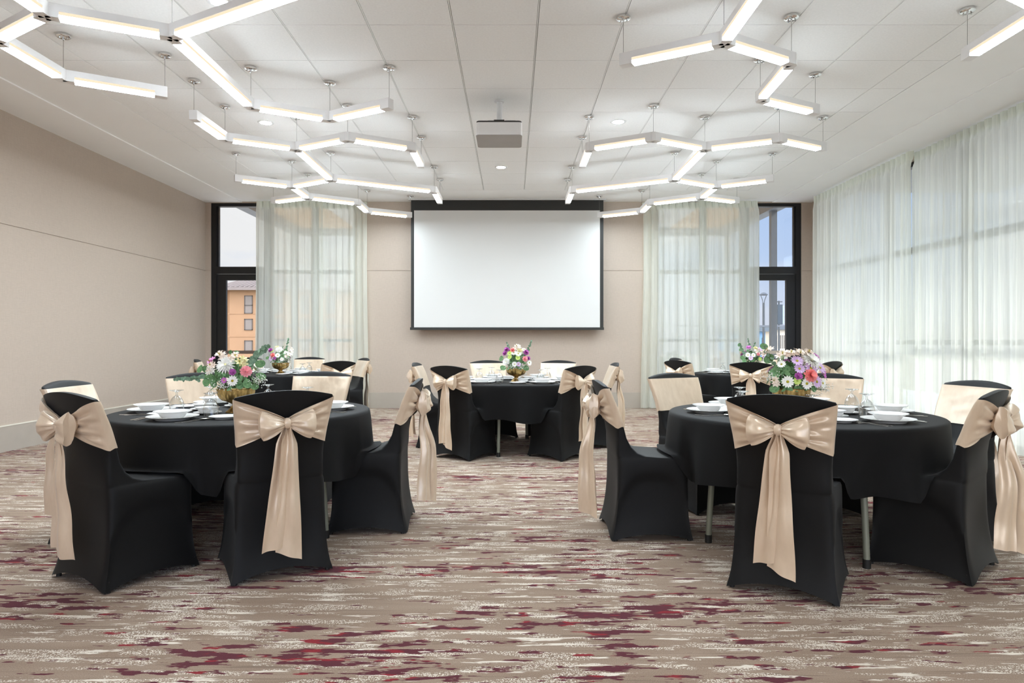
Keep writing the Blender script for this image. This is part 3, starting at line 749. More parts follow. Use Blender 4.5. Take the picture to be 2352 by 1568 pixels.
for k, (cx, cy, nm) in TABLES.items():
    t = thing('round_table', 'round folding table with grey legs under black cloth, the %s' % nm, 'table', (cx, cy, 0), group='round folding tables')
    m = MB(); m.lathe([(.0001, .700), (.748, .700), (.752, .692), (.748, .682), (.0001, .682)], 64); m.obj('tabletop', M_WOODT, t, loc=None)
    for a in LEGA[k]:
        a = math.radians(a); x, y = .64*cos(a), .64*sin(a)
        m = MB(); m.cyl((x*.93, y*.93, .682), (x, y, .03), .0165, n=14); l = m.obj('leg', M_LEG, t)
        m = MB(); m.cyl((x, y, 0), (x, y, .045), .0195, n=14); m.obj('leg_cap', M_RUB, l)
    o = cloth(cx, cy, [(x, y, rz) for (tb, s, x, y, rz) in CHAIRS if tb == k], k).obj('tablecloth', M_BLKCLOTH, angle=180)
    o.location = (cx, cy, 0.001); tag(o, 'round black tablecloth hanging in soft folds over the %s' % nm, 'tablecloth', 'black tablecloths')

# ------------------------------------------------------------------ place settings
ZT_ = TZ+.0015
def lat(name, prof, m, n=40, angle=35): mb = MB(); mb.lathe(prof, n); return mb.mesh(name, m, True, angle)
ME = {}
ME['dinner_plate'] = lat('dinner_plate', [(.0001, .008), (.083, .008), (.092, .012), (.128, .0195), (.1325, .0215), (.1335, .0205), (.128, .017), (.092, .007), (.086, .0), (.080, .0), (.079, .003), (.0001, .003)], M_CHINA, 56)
ME['soup_bowl'] = lat('soup_bowl', [(.0001, .006), (.045, .006), (.058, .013), (.069, .030), (.077, .0335), (.096, .0385), (.0975, .0400), (.0965, .0375), (.080, .0315), (.072, .027), (.062, .011), (.052, .002), (.048, .0), (.042, .0), (.040, .002), (.0001, .002)], M_CHINA, 48)
ME['bread_plate'] = lat('bread_plate', [(.0001, .006), (.052, .006), (.058, .009), (.081, .0145), (.085, .016), (.0855, .015), (.080, .012), (.058, .005), (.054, .0), (.049, .0), (.048, .002), (.0001, .002)], M_CHINA, 48)
ME['saucer'] = lat('saucer', [(.0001, .005), (.04, .005), (.062, .009), (.078, .013), (.0785, .012), (.060, .006), (.044, .0), (.038, .0), (.037, .002), (.0001, .002)], M_CHINA, 40)
ME['small_bowl'] = lat('small_bowl', [(.0001, .006), (.034, .006), (.046, .014), (.053, .030), (.068, .035), (.0685, .034), (.056, .028), (.050, .012), (.038, .0), (.032, .0), (.0001, .002)], M_CHINA, 40)
ME['goblet'] = lat('goblet', [(.0355, .0), (.0375, .012), (.0405, .028), (.0415, .044), (.0385, .064), (.030, .083), (.018, .097), (.008, .104), (.0058, .110), (.006, .120), (.010, .126), (.024, .131), (.038, .134), (.0385, .1355), (.024, .1355), (.0001, .1350)], M_GLASS, 32, 60)
def blade(pts, th):
    """flat outline mirrored about x=0: pts = (y, half width, z)"""
    mb = MB(); vs = []; n = len(pts)
    for (y, w, z) in pts: vs += [(-w, y, z), (w, y, z), (w, y, z+th), (-w, y, z+th)]
    fs = [(0, 1, 2, 3), tuple((n-1)*4+i for i in (3, 2, 1, 0))]
    for i in range(n-1):
        for q in range(4): fs.append((i*4+q, i*4+(q+1) % 4, (i+1)*4+(q+1) % 4, (i+1)*4+q))
    mb.add(vs, fs); return mb
def fork_m():
    mb = blade([(-.095, .004, 0), (-.09, .0085, 0), (-.06, .007, .001), (0, .0035, .006), (.03, .004, .006), (.04, .012, .003), (.048, .0135, .001)], .002)
    for i in range(4):
        x = -.0115+.0077*i; mb.add([(x-.0016, .047, .001), (x+.0016, .047, .001), (x+.0016, .047, .003), (x-.0016, .047, .003), (x-.0008, .095, .008), (x+.0008, .095, .008), (x+.0008, .095, .0095), (x-.0008, .095, .0095)],
               [(0, 3, 2, 1), (4, 5, 6, 7), (0, 1, 5, 4), (1, 2, 6, 5), (2, 3, 7, 6), (3, 0, 4, 7)])
    return mb
def spoon_m():
    mb = blade([(-.09, .004, 0), (-.085, .008, 0), (-.05, .006, .001), (0, .0032, .006), (.035, .004, .005)], .002)
    mb.grid(16, 6, lambda u, v: (.019*v*cos(2*PI*u), .058+.027*v*sin(2*PI*u), .002+.006*v*v), wrap=True)
    mb.grid(16, 6, lambda u, v: (.0185*v*cos(2*PI*u), .058+.0265*v*sin(2*PI*u), .0035+.0045*v*v), wrap=True)
    return mb
ME['fork'] = fork_m().mesh('fork', M_STEEL, True, 30)
ME['knife'] = blade([(-.11, .005, 0), (-.105, .008, 0), (-.06, .007, 0), (-.01, .005, 0), (0, .009, 0), (.06, .0095, 0), (.095, .006, 0), (.105, .001, 0)], .003).mesh('knife', M_STEEL, True, 30)
ME['spoon'] = spoon_m().mesh('spoon', M_STEEL, True, 30)
ITEMS = [('dinner_plate', 'plate', 'white dinner plate', (0, 0, 0), 0), ('soup_bowl', 'bowl', 'white rimmed soup bowl on a dinner plate', (0, 0, .0085), 0),
         ('bread_plate', 'plate', 'small white bread plate', (-.212, .130, 0), 0), ('saucer', 'saucer', 'small white saucer', (-.045, .285, 0), 0),
         ('small_bowl', 'bowl', 'little white bowl on a saucer', (-.045, .285, .0055), 0), ('goblet', 'glass', 'upturned clear glass goblet', (.090, .172, 0), 0),
         ('fork', 'fork', 'inner steel fork', (-.156, -.015, 0), .05), ('fork', 'fork', 'outer steel fork', (-.191, -.018, 0), .06),
         ('knife', 'knife', 'steel knife', (.155, -.01, 0), -.04), ('spoon', 'spoon', 'steel spoon', (.180, -.005, 0), -.06)]
SET = {}
def relax(angs):
    a = sorted(angs)
    return a
for k, (cx, cy, nm) in TABLES.items():
    ch = [(math.atan2(y-cy, x-cx) % (2*PI), s) for (tb, s, x, y, rz) in CHAIRS if tb == k]; ch.sort()
    ang = [a for a, s in ch]; n = len(ang); A0 = ang[:]; sep = math.radians(58) if n == 6 else math.radians(56)
    for it in range(400):
        for i in range(n):
            j = (i+1) % n; d = (ang[j]-ang[i]) % (2*PI)
            if d < sep: ang[i] -= (sep-d)*.5; ang[j] += (sep-d)*.5
    rnd = random.Random(k*7)
    for a, (a0, s) in zip(ang, ch):
        rr = .535; px, py = cx+rr*cos(a), cy+rr*sin(a); rot = a+PI/2      # local y looks to the table centre
        for (nme, cat, lb, (ox, oy, oz), r_) in ITEMS:
            ox += rnd.uniform(-.006, .006)*(nme not in ('soup_bowl', 'small_bowl', 'dinner_plate', 'saucer')); oy += rnd.uniform(-.006, .006)*(nme in ('goblet', 'fork', 'knife', 'spoon'))
            c, s_ = cos(rot), sin(rot)
            o = bpy.data.objects.new(nme, ME[nme]); COL.objects.link(o)
            o.location = (px+ox*c-oy*s_, py+ox*s_+oy*c, ZT_+oz); o.rotation_euler = (0, 0, rot+r_+rnd.uniform(-.03, .03))
            tag(o, '%s, %s of the %s' % (lb, s, nm), cat, {'plate': 'white plates', 'bowl': 'white bowls', 'saucer': 'white saucers', 'glass': 'upturned goblets'}.get(cat, 'steel cutlery'))

# ------------------------------------------------------------------ flower arrangements
def petal_mat(name, a, b): 
    m, t, out = nt(name); p = N(t, 'ShaderNodeBsdfPrincipled'); t.links.new(p.outputs[0], out.inputs[0])
    t.links.new(ramp(t, noise_n(t, mapped(t, (1, 1, 1)), 90, 3), [(.3, a), (.7, b)]), p.inputs['Base Color'])
    p.inputs['Roughness'].default_value = .6; p.inputs['Subsurface Weight'].default_value = .12; p.inputs['Subsurface Radius'].default_value = (.01, .01, .01); return m
FM = dict(white=petal_mat('white_petal', lin(236, 236, 228), lin(250, 249, 246)), cream=petal_mat('cream_petal', lin(238, 222, 205), lin(250, 238, 228)),
          yellow=petal_mat('pale_yellow_petal', lin(220, 214, 150), lin(240, 234, 190)), pink=petal_mat('pink_petal', lin(252, 164, 176), lin(255, 200, 204)),
          coral=petal_mat('coral_petal', lin(255, 150, 150), lin(255, 184, 178)), magenta=petal_mat('magenta_petal', lin(182, 86, 172), lin(220, 135, 210)),
          lavender=petal_mat('lavender_petal', lin(205, 170, 215), lin(232, 205, 238)), green=petal_mat('lime_petal', lin(180, 210, 90), lin(215, 232, 140)),
          red=petal_mat('dusky_pink_petal', lin(190, 80, 95), lin(222, 120, 130)), orchid=petal_mat('pink_orchid_petal', lin(215, 130, 190), lin(238, 180, 220)))
M_DISK = mat('flower_centre', lin(170, 160, 40), .8, var=.2, scale=120)
M_DISKG = mat('green_flower_centre', lin(150, 175, 60), .8, var=.2, scale=120)
M_LEAF = petal_mat('green_leaf', lin(72, 116, 70), lin(124, 164, 112)); M_EUC = petal_mat('eucalyptus_leaf', lin(92, 126, 104), lin(142, 170, 142)); M_STEM = mat('stem', lin(80, 100, 55), .7)
def orient(d, roll=0):
    d = Vector(d).normalized(); return (d.to_track_quat('Z', 'Y') @ Matrix.Rotation(roll, 3, 'Z').to_quaternion()).to_matrix().to_4x4()
def petal(mb, L, w, lift, curl, ang, r0, M, mi=0, z0=0, tip=.35):
    """one petal: leaf shaped 3 x 5 grid bent upward"""
    vs = []
    for i in range(5):
        v = i/4; ww = w*(sin(PI*min(1, (v*.82+.12)))**.7)*(1 if v < .9 else tip)
        for s in (-1, 0, 1):
            x = r0+L*v; z = z0+lift*L*v - curl*L*v*v + (abs(s)*.15*w)
            vs.append((x*cos(ang)-s*ww*.5*sin(ang), x*sin(ang)+s*ww*.5*cos(ang), z))
    fs = [(i*3+j, i*3+j+1, (i+1)*3+j+1, (i+1)*3+j) for i in range(4) for j in range(2)]
    mb.add(vs, fs, mi, M)
def flower(kind, colr, pos, d, r, parent, rnd):
    M = Matrix.Translation(pos) @ orient(d, rnd.uniform(0, 6)); mb = MB(); sub = None
    if kind == 'daisy':
        n = 14
        for i in range(n): petal(mb, r*.82, r*.36, .18+rnd.uniform(-.05, .08), .1, 2*PI*i/n+rnd.uniform(-.06, .06), r*.18, M)
        o = mb.obj('daisy', FM[colr], parent, angle=180)
        c = MB(); c.lathe([(.0001, r*.16), (r*.14, r*.13), (r*.24, r*.03), (r*.22, -r*.04), (.0001, -r*.06)], 14, 0, M); c.obj('flower_centre', M_DISKG if colr == 'green' else M_DISK, o)
    elif kind == 'mum':
        for layer in range(5):
            n = 20-layer*3
            for i in range(n): petal(mb, r*(.95-.16*layer), r*.20, .12+.26*layer, .12, 2*PI*i/n+layer*.3+rnd.uniform(-.08, .08), r*.06, M, z0=r*.03*layer)
        o = mb.obj('chrysanthemum', FM[colr], parent, angle=180)
        c = MB(); c.lathe([(.0001, r*.28), (r*.13, r*.2), (r*.14, .0)], 10, 0, M); c.obj('flower_centre', FM['yellow'], o)
    elif kind == 'carn':
        for layer in range(6):
            n = 12-layer; rr = r*(1-.13*layer)
            for i in range(n):
                petal(mb, rr, r*.62, .15+.30*layer+rnd.uniform(-.1, .1), .15, 2*PI*i/n+layer*.5+rnd.uniform(-.15, .15), 0, M, z0=r*.06*layer+rnd.uniform(-.05, .05)*r, tip=.95)
        o = mb.obj('carnation', FM[colr], parent, angle=180)
    else:   # loose lily-like blooms
        for q in range(5):
            off = Vector((rnd.uniform(-.75, .75)*r, rnd.uniform(-.75, .75)*r, rnd.uniform(-.2, .3)*r)) if q else Vector((0, 0, .3*r))
            Mq = M @ Matrix.Translation(off) @ orient((off.x*20, off.y*20, 1))
            for i in range(6): petal(mb, r*.66, r*.32, .75+rnd.uniform(-.1, .15), .35, PI/3*i+q, r*.02, Mq)
        o = mb.obj('lily_bloom' if kind == 'lily' else 'orchid_spray', FM[colr], parent, angle=180)
        c = MB()
        for i in range(5):
            a = i*1.26; c.tube([M @ Vector((0, 0, .2*r)), M @ Vector((.12*r*cos(a), .12*r*sin(a), .8*r))], .0012, 4)
        c.obj('stamens', M_DISK, o)
    return o
def leafblob(mb, pos, d, r, rnd, wide=.9, mi=0):
    """rounded leaf, cupped"""
    M = Matrix.Translation(pos) @ orient(d, rnd.uniform(0, 6)); n = 14; vs = [(0, 0, -r*.12)]
    for j in range(n):
        a = 2*PI*j/n; vs.append((r*cos(a), r*wide*sin(a), r*.10*cos(2*a)))
    mb.add(vs, [(0, 1+j, 1+(j+1) % n) for j in range(n)], mi, M)
def sprig(pts, r, parent, rnd, n=11):
    """eucalyptus: a stem with paired coin leaves"""
    pts = [Vector(p) for p in pts]; mb = MB()
    def at_(t):
        k = t*(len(pts)-1); i = min(int(k), len(pts)-2); return pts[i].lerp(pts[i+1], k-i)
    mb.tube([at_(i/8) for i in range(9)], .0018, 5, 1)
    for i in range(n):
        t = (i+.6)/n; p = at_(t); rr = r*(1-.45*t)
        for s in (-1, 1):
            off = Vector((rnd.uniform(-.7, .7), rnd.uniform(-.7, .7), rnd.uniform(-.7, .7)))*rr
            leafblob(mb, p+off, Vector((rnd.uniform(-.6, .6), -1+rnd.uniform(-.4, .4), rnd.uniform(-.4, .6))), rr, rnd)
    mb.obj('eucalyptus_sprig', [M_EUC, M_STEM], parent, angle=180)
def bowl_part(parent):
    n = 24
    prof = [(.0001, .150), (.098, .149), (.106, .146), (.107, .142), (.1055, .134), (.104, .118), (.097, .096), (.080, .076), (.050, .064), (.028, .054), (.022, .048), (.023, .040), (.030, .036), (.030, .032), (.032, .028), (.046, .012), (.056, .006), (.058, .0), (.0001, .0)]
    mb = MB(); mb.lathe(prof, 132, flute=lambda a, z: 1+(.035*abs(sin(a*11)) if .066 < z < .144 else (.05*abs(sin(a*14)) if .004 < z < .03 else 0)))
    mb.obj('pedestal_bowl', M_BRASS, parent, angle=60)
def arrangement(loc, label, items, leaves, sprigs, breaths, seed, s=1.0):
    rnd = random.Random(seed)
    root = thing('flower_arrangement', label, 'flower arrangement', loc, group='flower arrangements in brass bowls')
    bowl_part(root); Z0 = .148
    def P(dx, dz, back=0):
        # sit on a dome: the lower and the more central, the further to the front
        R = max(.10, math.hypot(dx, dz)+.015); depth = math.sqrt(max(0, .15**2-min(.149, math.hypot(dx*.75, dz*.62))**2))
        return Vector((dx, -depth-.01, Z0+dz))
    for (k, c, dx, dz, r) in items:
        p = P(dx, dz); d = Vector((p.x*1.0, p.y*1.0-.06, (dz-.02)*1.1)); flower(k, c, p, d, r*s, root, rnd)
        m = MB(); m.tube([(p.x*.3, p.y*.3, Z0-.01), p-d.normalized()*.006], .0016, 5); m.obj('stem', M_STEM, root)
    # the side away from the camera
    for i in range(7):
        a = rnd.uniform(.1, PI-.1); zz = rnd.uniform(.04, .16); R = .12
        p = Vector((R*cos(a), R*sin(a)*.9+.01, Z0+zz)); flower(rnd.choice(['daisy', 'carn', 'daisy', 'mum']), rnd.choice(['white', 'lavender', 'cream', 'magenta', 'white']), p, Vector((p.x, p.y, zz)), .03, root, rnd)
    mb = MB()
    for i in range(170):                                            # filler greens inside the dome
        a = rnd.uniform(0, 2*PI); R = rnd.uniform(.03, .135); zz = rnd.uniform(-.015, .19)*(1-R*3)+.0
        leafblob(mb, (R*cos(a), R*sin(a), Z0+zz), (cos(a), sin(a), rnd.uniform(.1, 1)), rnd.uniform(.014, .027), rnd, .5)
    for (dx, dz, r) in leaves:
        p = P(dx, dz); p.y *= .6; leafblob(mb, p, Vector((dx*.8+rnd.uniform(-.1, .1), -.35, rnd.uniform(-.1, .25))), r, rnd, .8)
        mb.tube([(p.x*.3, p.y*.3, Z0), p], .0015, 5)
    mb.obj('foliage', M_LEAF, root, angle=180)
    for pts in sprigs: sprig([(a, -.02, Z0+b) for a, b in pts[0]], pts[1], root, rnd, pts[2])
    for (dx, dz) in breaths:
        mb = MB()
        for i in range(80):
            q = Vector((dx+rnd.gauss(0, .026), P(dx, dz).y*.8+rnd.gauss(0, .02), Z0+dz+rnd.gauss(0, .016)+.006)); M = Matrix.Translation(q)
            mb.lathe([(.0001, -.0034), (.0032, 0), (.0001, .0034)], 6, 0, M)
            if i % 3 == 0: mb.tube([(dx*.5, q.y*.5, Z0), q], .0007, 3, 1)
        o = mb.obj('baby_breath', [FM['white'], M_STEM], root, angle=180); o['kind'] = 'stuff'
    return root
arrangement((-1.665, 4.03, ZT_), 'flowers in brass bowl on the front left table, with white chrysanthemum and long eucalyptus', [
    ('mum', 'white', -.005, .14, .060), ('carn', 'magenta', .038, .10, .022), ('carn', 'pink', .107, .103, .036), ('daisy', 'white', .042, .05, .033), ('daisy', 'magenta', -.005, .053, .019),
    ('lily', 'yellow', .068, .150, .040), ('lily', 'cream', .038, .185, .034), ('lily', 'cream', -.05, .190, .040), ('lily', 'cream', -.088, .132, .036), ('orchid', 'orchid', -.108, .155, .030),
    ('lily', 'white', -.10, .10, .03)],
    [(-.168, .11, .030), (-.21, .115, .028), (-.13, .07, .032), (-.15, .035, .030), (-.09, .06, .030), (-.07, .085, .028), (-.10, .03, .026), (.155, .145, .030), (.168, .07, .030), (.14, .01, .024), (-.015, .215, .014), (.022, .215, .014), (.10, .03, .03), (.06, .02, .026)],
    [([(-.16, .06), (-.28, .055), (-.365, .05)], .017, 12), ([(.07, .12), (.14, .21), (.21, .255)], .022, 12)], [(-.03, .012), (.165, .045)], 11)
arrangement((1.68, 4.02, ZT_), 'flowers in brass bowl on the front right table, with lavender daisies and a coral carnation', [
    ('mum', 'white', .075, .165, .062), ('daisy', 'lavender', .06, .122, .043), ('daisy', 'lavender', -.015, .165, .038), ('daisy', 'lavender', .13, .125, .045), ('daisy', 'lavender', .09, .045, .038), ('daisy', 'lavender', -.01, .12, .034),
    ('daisy', 'white', -.08, .045, .037), ('daisy', 'white', .025, .035, .036), ('daisy', 'white', -.10, .145, .027), ('daisy', 'white', .19, .075, .032), ('daisy', 'white', .135, .035, .032), ('carn', 'coral', .048, .08, .042),
    ('carn', 'magenta', -.02, .078, .024), ('daisy', 'magenta', .155, .09, .032), ('mum', 'magenta', .125, .185, .040), ('daisy', 'green', -.03, .05, .024), ('lily', 'cream', -.08, .195, .038), ('lily', 'cream', .01, .20, .040),
    ('lily', 'cream', -.145, .215, .036), ('lily', 'cream', .065, .205, .038), ('lily', 'cream', -.035, .205, .034), ('lily', 'cream', -.14, .05, .03)],
    [(-.17, .25, .024), (-.14, .175, .033), (-.125, .09, .036), (-.13, .0, .030), (-.06, .12, .024), (-.06, .015, .028), (.0, .0, .024), (-.11, .12, .025), (.1, .0, .024)],
    [([(-.10, .12), (-.15, .20), (-.17, .25)], .014, 5)], [(-.15, .06), (.16, .0)], 12)
arrangement((.046, 7.13, ZT_), 'flowers in brass bowl on the middle table, with two upright eucalyptus stems', [
    ('lily', 'cream', 0, .215, .042), ('mum', 'yellow', .035, .185, .036), ('carn', 'coral', -.04, .185, .026), ('carn', 'magenta', -.10, .185, .034), ('carn', 'magenta', -.12, .150, .028), ('carn', 'magenta', .10, .16, .034),
    ('daisy', 'green', -.07, .155, .030), ('daisy', 'white', -.027, .16, .032), ('daisy', 'green', -.07, .115, .026), ('daisy', 'green', .015, .107, .028), ('daisy', 'white', .02, .15, .036), ('carn', 'pink', .09, .095, .032),
    ('mum', 'white', -.105, .065, .046), ('daisy', 'white', -.02, .042, .030), ('daisy', 'lavender', .022, .042, .026), ('daisy', 'white', .135, .055, .032), ('carn', 'magenta', .125, .1, .024), ('daisy', 'cream', .08, .19, .03)],
    [(-.16, .098, .030), (-.14, .0, .036), (.10, .0, .036), (-.02, .09, .03), (.05, .07, .03)],
    [([(.09, .12), (.13, .20), (.158, .29)], .016, 12), ([(-.07, .16), (-.09, .22), (-.105, .275)], .015, 6)], [(-.04, .01), (.05, .01)], 13)
arrangement((-3.05, 8.80, ZT_), 'flowers in brass bowl on the back left table, by the left window', [
    ('mum', 'white', .02, .17, .052), ('carn', 'magenta', -.09, .16, .034), ('daisy', 'green', -.07, .155, .028), ('carn', 'coral', -.05, .10, .032), ('daisy', 'lavender', -.07, .062, .036), ('daisy', 'white', .015, .10, .036),
    ('carn', 'magenta', -.02, .06, .022), ('lily', 'yellow', 0, .2, .03), ('lily', 'cream', .15, .165, .036), ('lily', 'cream', .14, .10, .038), ('daisy', 'white', .07, .05, .026), ('lily', 'white', .10, .13, .03)],
    [(-.15, .065, .030), (.10, .09, .03), (.05, .08, .03), (.09, .16, .026), (-.1, .1, .02)],
    [([(.06, .12), (.09, .22), (.11, .325)], .018, 11), ([(.02, .16), (.04, .22)], .010, 4)], [(.14, .05), (.05, .015)], 14)
arrangement((3.20, 8.93, ZT_), 'flowers in brass bowl on the back right table, behind its near left chair', [
    ('mum', 'magenta', -.065, .2, .036), ('mum', 'yellow', .02, .19, .034), ('daisy', 'lavender', .075, .175, .036), ('carn', 'red', .145, .135, .032), ('daisy', 'white', -.09, .10, .036), ('daisy', 'white', -.025, .10, .032), ('carn', 'pink', .04, .11, .026),
    ('daisy', 'lavender', .11, .085, .036), ('daisy', 'green', .06, .05, .028), ('daisy', 'white', .12, .04, .03), ('daisy', 'lavender', -.06, .06, .032), ('lily', 'cream', .03, .15, .03), ('lily', 'cream', .09, .13, .03)],
    [(-.165, .235, .026), (-.14, .17, .030), (-.14, .06, .034), (.17, .04, .028), (-.12, .02, .034), (.04, .25, .014)],
    [([(-.10, .12), (-.14, .19), (-.16, .24)], .018, 7), ([(-.03, .2), (-.04, .26), (-.05, .315)], .016, 6), ([(.02, .2), (.04, .24), (.05, .27)], .010, 5)], [(.1, .02)], 15)

# ------------------------------------------------------------------ outside
M_PAVE = mat('terrace_paving', lin(216, 213, 208), .85, var=.05, scale=3)
M_LAND = mat('far_ground', lin(150, 142, 128), .95, var=.12, scale=.2)
M_STUCCO = mat('peach_stucco', lin(162, 126, 94), .9, var=.03, scale=.8)
M_ROOF = mat('brown_metal_roof', lin(128, 116, 110), .6, var=.06, scale=.6)
M_WOODS = mat('orange_wood_soffit', lin(226, 172, 96), .6, var=.1, scale=8)
M_WINF = mat('brown_window_frame', lin(78, 70, 64), .6)
M_DRAPE = mat('grey_drapes', lin(128, 118, 110), .8, var=.25, scale=30)
M_HEDGE = mat('shrub_leaves', lin(105, 112, 78), .9, var=.3, scale=30)
M_DRY = mat('dry_shrub', lin(160, 136, 112), .9, var=.3, scale=30)
mb = MB(); mb.box((-7, YB+.16, -.14), (9.5, 18.5, -.02)); mb.box((XR+.3, YF-3, -.14), (9.5, YB+.16, -.02)); struct(mb.obj('floor_terrace', M_PAVE, smooth=False))
mb = MB(); mb.box((XR+.2, YF-3, 3.72), (8.4, YB+.16, 3.9)); struct(mb.obj('trim_added_eave', M_GREYM, smooth=False), 'flat grey eave added over the right hand windows to block sky light')  # unseen eave, added to cut the sky light on the right curtains
mb = MB(); mb.box((-140, 18.5, -4.2), (160, 260, -4.0)); struct(mb.obj('ground_far', M_LAND, smooth=False))
# canopy over the terrace
can = thing('terrace_canopy', 'grey beamed canopy with orange wood soffit outside the back doors', 'canopy', (0, 13.6, -.02))
def C_(mbx, name, m, ang=30): o = mbx.obj(name, m, can, smooth=False); o.matrix_parent_inverse = Matrix.Translation(can.location).inverted(); return o
mb = MB(); mb.box((-4.9, YB+.18, 3.78), (-3.7, 15.6, 3.86)); mb.box((3.7, YB+.18, 3.78), (4.85, 15.6, 3.86)); C_(mb, 'wood_soffit', M_WOODS)
mb = MB(); mb.box((-3.7, YB+.18, 3.80), (3.7, 15.6, 3.86)); C_(mb, 'white_soffit', M_WHITEM)
mb = MB(); mb.box((-5.12, YB+.18, 3.62), (-4.9, 15.6, 3.90)); mb.box((4.85, YB+.18, 3.62), (5.08, 15.6, 3.90)); mb.box((-5.12, 15.6, 3.62), (5.08, 15.75, 3.90)); mb.box((-5.3, YB+.18, 3.90), (5.3, 15.9, 3.96)); C_(mb, 'beam', M_GREYM)
for x, y in ((4.965, 12.7), (4.965, 15.4), (-5.01, 15.4)):
    mb = MB(); mb.box((x-.055, y-.055, -.02), (x+.055, y+.055, 3.62)); C_(mb, 'post', M_GREYM)
# peach building
HB = 92.; kb = HB/1534
hx = lambda p: (p-1176)*kb
hz = lambda p: CAMZ+(784-p)*kb
bd = thing('hotel_building', 'peach stucco building with brown metal roof seen through the left door', 'building', (hx(620), HB+6, -4.0))
def B_(mbx, name, m, par=None):
    o = mbx.obj(name, m, par or bd, smooth=False)
    if par is None: o.matrix_parent_inverse = Matrix.Translation(bd.location).inverted()
    return o
mb = MB(); mb.box((hx(527), HB, -4), (hx(815), HB+14, hz(663))); mb.box((hx(505), HB+1.5, -4), (hx(527), HB+14, hz(663)))
for p in (720, 772.5): mb.box((hx(505)-.02, HB-.06, hz(p)-.06), (hx(815), HB+.02, hz(p)+.06))
B_(mb, 'building_wall', M_STUCCO)
x0, x1, zr, zt = hx(498), hx(820), hz(663), hz(642)
mb = MB(); mb.add([(x0, HB-1, zr), (x1, HB-1, zr), (x1, HB+15, zr), (x0, HB+15, zr), (x0+4, HB+5, zt+1), (x1-4, HB+5, zt+1), (x1-4, HB+9, zt+1), (x0+4, HB+9, zt+1)], [(0, 3, 2, 1), (4, 5, 6, 7), (0, 1, 5, 4), (1, 2, 6, 5), (2, 3, 7, 6), (3, 0, 4, 7)])
nr = 30
for i in range(nr):
    t = i/(nr-1); xa = lerp(x0+.3, x1-.3, t); xb = lerp(x0+4, x1-4, t)
    mb.add([(xa-.06, HB-1, zr+.05), (xa+.06, HB-1, zr+.05), (xb+.06, HB+5, zt+1.05), (xb-.06, HB+5, zt+1.05), (xa-.06, HB-1, zr+.25), (xa+.06, HB-1, zr+.25), (xb+.06, HB+5, zt+1.25), (xb-.06, HB+5, zt+1.25)],
           [(0, 3, 2, 1), (4, 5, 6, 7), (0, 1, 5, 4), (1, 2, 6, 5), (2, 3, 7, 6), (3, 0, 4, 7)])
mb.box((x0, HB-1.15, zr-.25), (x1, HB-.95, zr+.12)); B_(mb, 'building_roof', M_ROOF)
for cxp in (571, 640, 700, 760):
    for (ya, yb_) in ((678.5, 720), (732, 758), (781.5, 806), (831, 856)):
        mb = MB(); xa, xb, za, zb = hx(cxp-9.5), hx(cxp+9.5), hz(yb_), hz(ya)
        rect = [(xa, za, xb, za+.1), (xa, zb-.1, xb, zb), (xa, za, xa+.1, zb), (xb-.1, za, xb, zb)]
        if ya < 700: rect.append((xa, hz(701)-.05, xb, hz(701)+.05))
        for r_ in rect: mb.box((r_[0], HB-.10, r_[1]), (r_[2], HB+.02, r_[3]))
        w = B_(mb, 'building_window', M_WINF)
        mb = MB(); mb.box((xa+.1, HB-.04, za+.1), (xb-.1, HB+.0, zb-.1)); mb.obj('drapes', M_DRAPE, w, smooth=False)
# street lamp
sl = thing('street_lamp', 'tall grey street lamp with saucer head seen through the right door', 'street lamp', (15.07, 40, -4))
mb = MB(); mb.cyl((0, 0, 0), (0, 0, 7.45), .085, .065, n=14); mb.obj('pole', M_LAMPM, sl)
mb = MB()
for a in (0, PI): mb.tube([(.03*cos(a), 0, 7.4), (.06*cos(a), 0, 7.6), (.17*cos(a), 0, 7.9)], .02, 6)
mb.obj('arm', M_LAMPM, sl)
mb = MB(); mb.lathe([(.0001, 8.08), (.1, 8.06), (.245, 7.95), (.25, 7.92), (.1, 7.90), (.0001, 7.90)], 28); mb.obj('lamp_head', M_LAMPM, sl)
# pylon sign
ps = thing('pylon_sign', 'dark pylon sign on a thin pole, far off through the right door', 'sign', (at(1789, 70), 70, -4))
mb = MB(); mb.cyl((0, 0, 0), (0, 0, 9.4), .10, n=8); mb.box((-.35, -.06, 9.25), (.35, .06, 9.35)); mb.obj('pole', M_LAMPM, ps)
mb = MB(); mb.box((-.22, -.3, 6.9), (.28, .2, 9.0)); mb.obj('sign_board', mat('slate_sign', lin(58, 68, 78), .8), ps, smooth=False)
mb = MB(); mb.box((.30, .0, 7.0), (.55, .2, 8.9)); mb.obj('sign_frame', mat('pale_sign', lin(170, 182, 186), .6), ps, smooth=False)
# rail beyond the terrace
rl = thing('terrace_railing', 'thin dark metal railing beyond the terrace, seen through the right door', 'railing', (5, 16.4, -.02))
mb = MB(); mb.box((-11, -.02, 1.52), (4.2, .02, 1.56)); mb.box((-11, -.015, .16), (4.2, .015, .19)); mb.obj('rail', M_GREYM, rl, smooth=False)
for i in range(8):
    mb = MB(); mb.box((-11+i*2.16, -.025, 0), (-10.95+i*2.16, .025, 1.54)); mb.obj('rail_post', M_GREYM, rl, smooth=False)
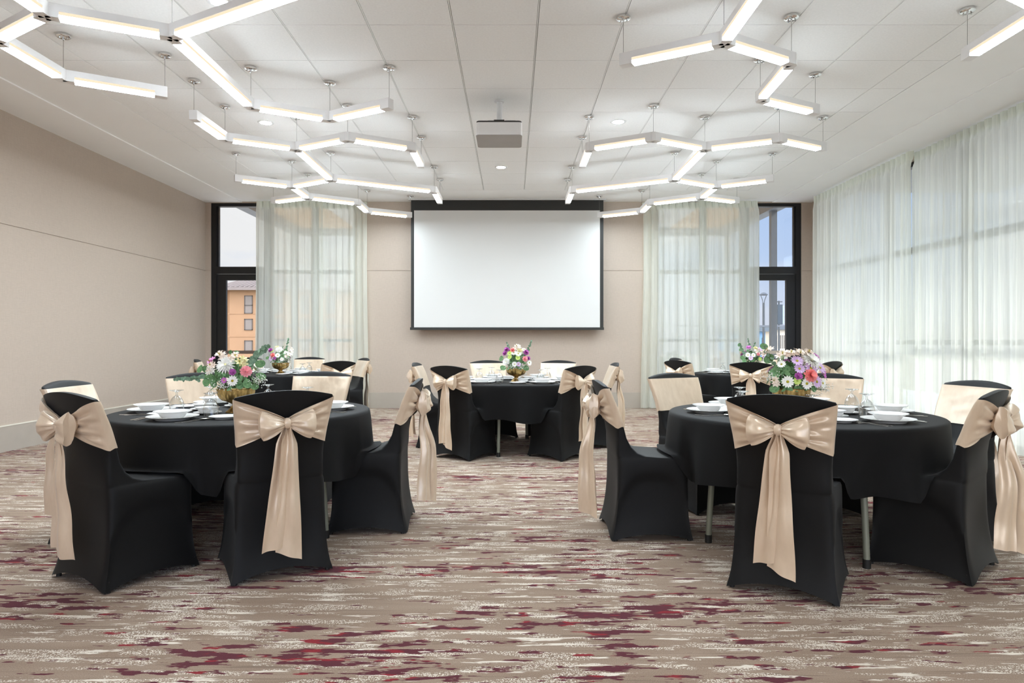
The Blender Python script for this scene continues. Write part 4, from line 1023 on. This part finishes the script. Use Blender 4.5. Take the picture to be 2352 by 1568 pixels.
# low buildings and shrubs
def house(px0, px1, ytop, Y, m1, m2, label, name='low_building'):
    x0, x1 = at(px0, Y), at(px1, Y); z1 = CAMZ+(784-ytop)*Y/1534
    r = thing(name, label, 'building', ((x0+x1)/2, Y+4, -4)); w = (x1-x0)/2
    mb = MB(); mb.box((-w, -4, 0), (w, 4, z1+4)); mb.obj('building_wall', m1, r, smooth=False)
    mb = MB(); mb.box((-w-.5, -4.6, z1+4), (w+.5, 4.6, z1+4.45)); mb.obj('building_roof', m2, r, smooth=False)
    mb = MB()
    for i in range(5): mb.box((lerp(-w, w, (i+.3)/5), -4.05, z1+1.6), (lerp(-w, w, (i+.7)/5), -3.98, z1+3.3))
    mb.obj('window_strip', M_WINF, r, smooth=False)
house(1700, 1758, 761, 75, mat('pale_blue_wall', lin(120, 160, 200), .8), mat('slate_roof', lin(98, 108, 116), .7), 'low pale blue building with grey roof beyond the terrace')
house(1782, 1803, 757, 85, mat('cream_wall', lin(214, 202, 184), .8), mat('slate_roof_2', lin(92, 98, 104), .7), 'low cream building with slate roof, right of the grey canopy post')
def shrub(x, y, z, r, m, label, grp, seed):
    rnd = random.Random(seed); mb = MB()
    for i in range(130):
        a = rnd.uniform(0, 2*PI); b = math.acos(rnd.uniform(-.2, 1)); rr = r*rnd.uniform(.6, 1.05)
        leafblob(mb, (rr*sin(b)*cos(a), rr*sin(b)*sin(a), r*.7+rr*cos(b)*.8), (cos(a), sin(a), rnd.uniform(0, 1)), r*.16, rnd, .6)
    mb.cyl((0, 0, 0), (0, 0, r), r*.06, n=6)
    o = mb.obj('shrub', m, angle=180); o.location = (x, y, z); tag(o, label, 'shrub', grp)
for i in range(4): shrub(4.2+i*1.5, 17.5, -.02, .56+.04*(i % 2), M_DRY if i % 2 else M_HEDGE, ('green shrub', 'dry tan shrub')[i % 2]+(' left of the grey canopy post', ' just right of the grey canopy post', ' behind the right door stile', ' farthest right on the terrace')[i]+', outdoors', 'shrubs behind the railing', i)
for i, (px, yy, r) in enumerate(((1741, 56, 1.5), (1768, 68, 1.5), (1796, 60, 1.5), (1812, 48, 1.5))):
    shrub(at(px, yy), yy, -4, r*1.5, M_HEDGE, 'green tree beyond the lot, '+('left of the street lamp', 'between the lamp and the canopy post', 'under the dark pylon sign', 'at the right edge of the door glass')[i], 'trees beyond the lot', 30+i)
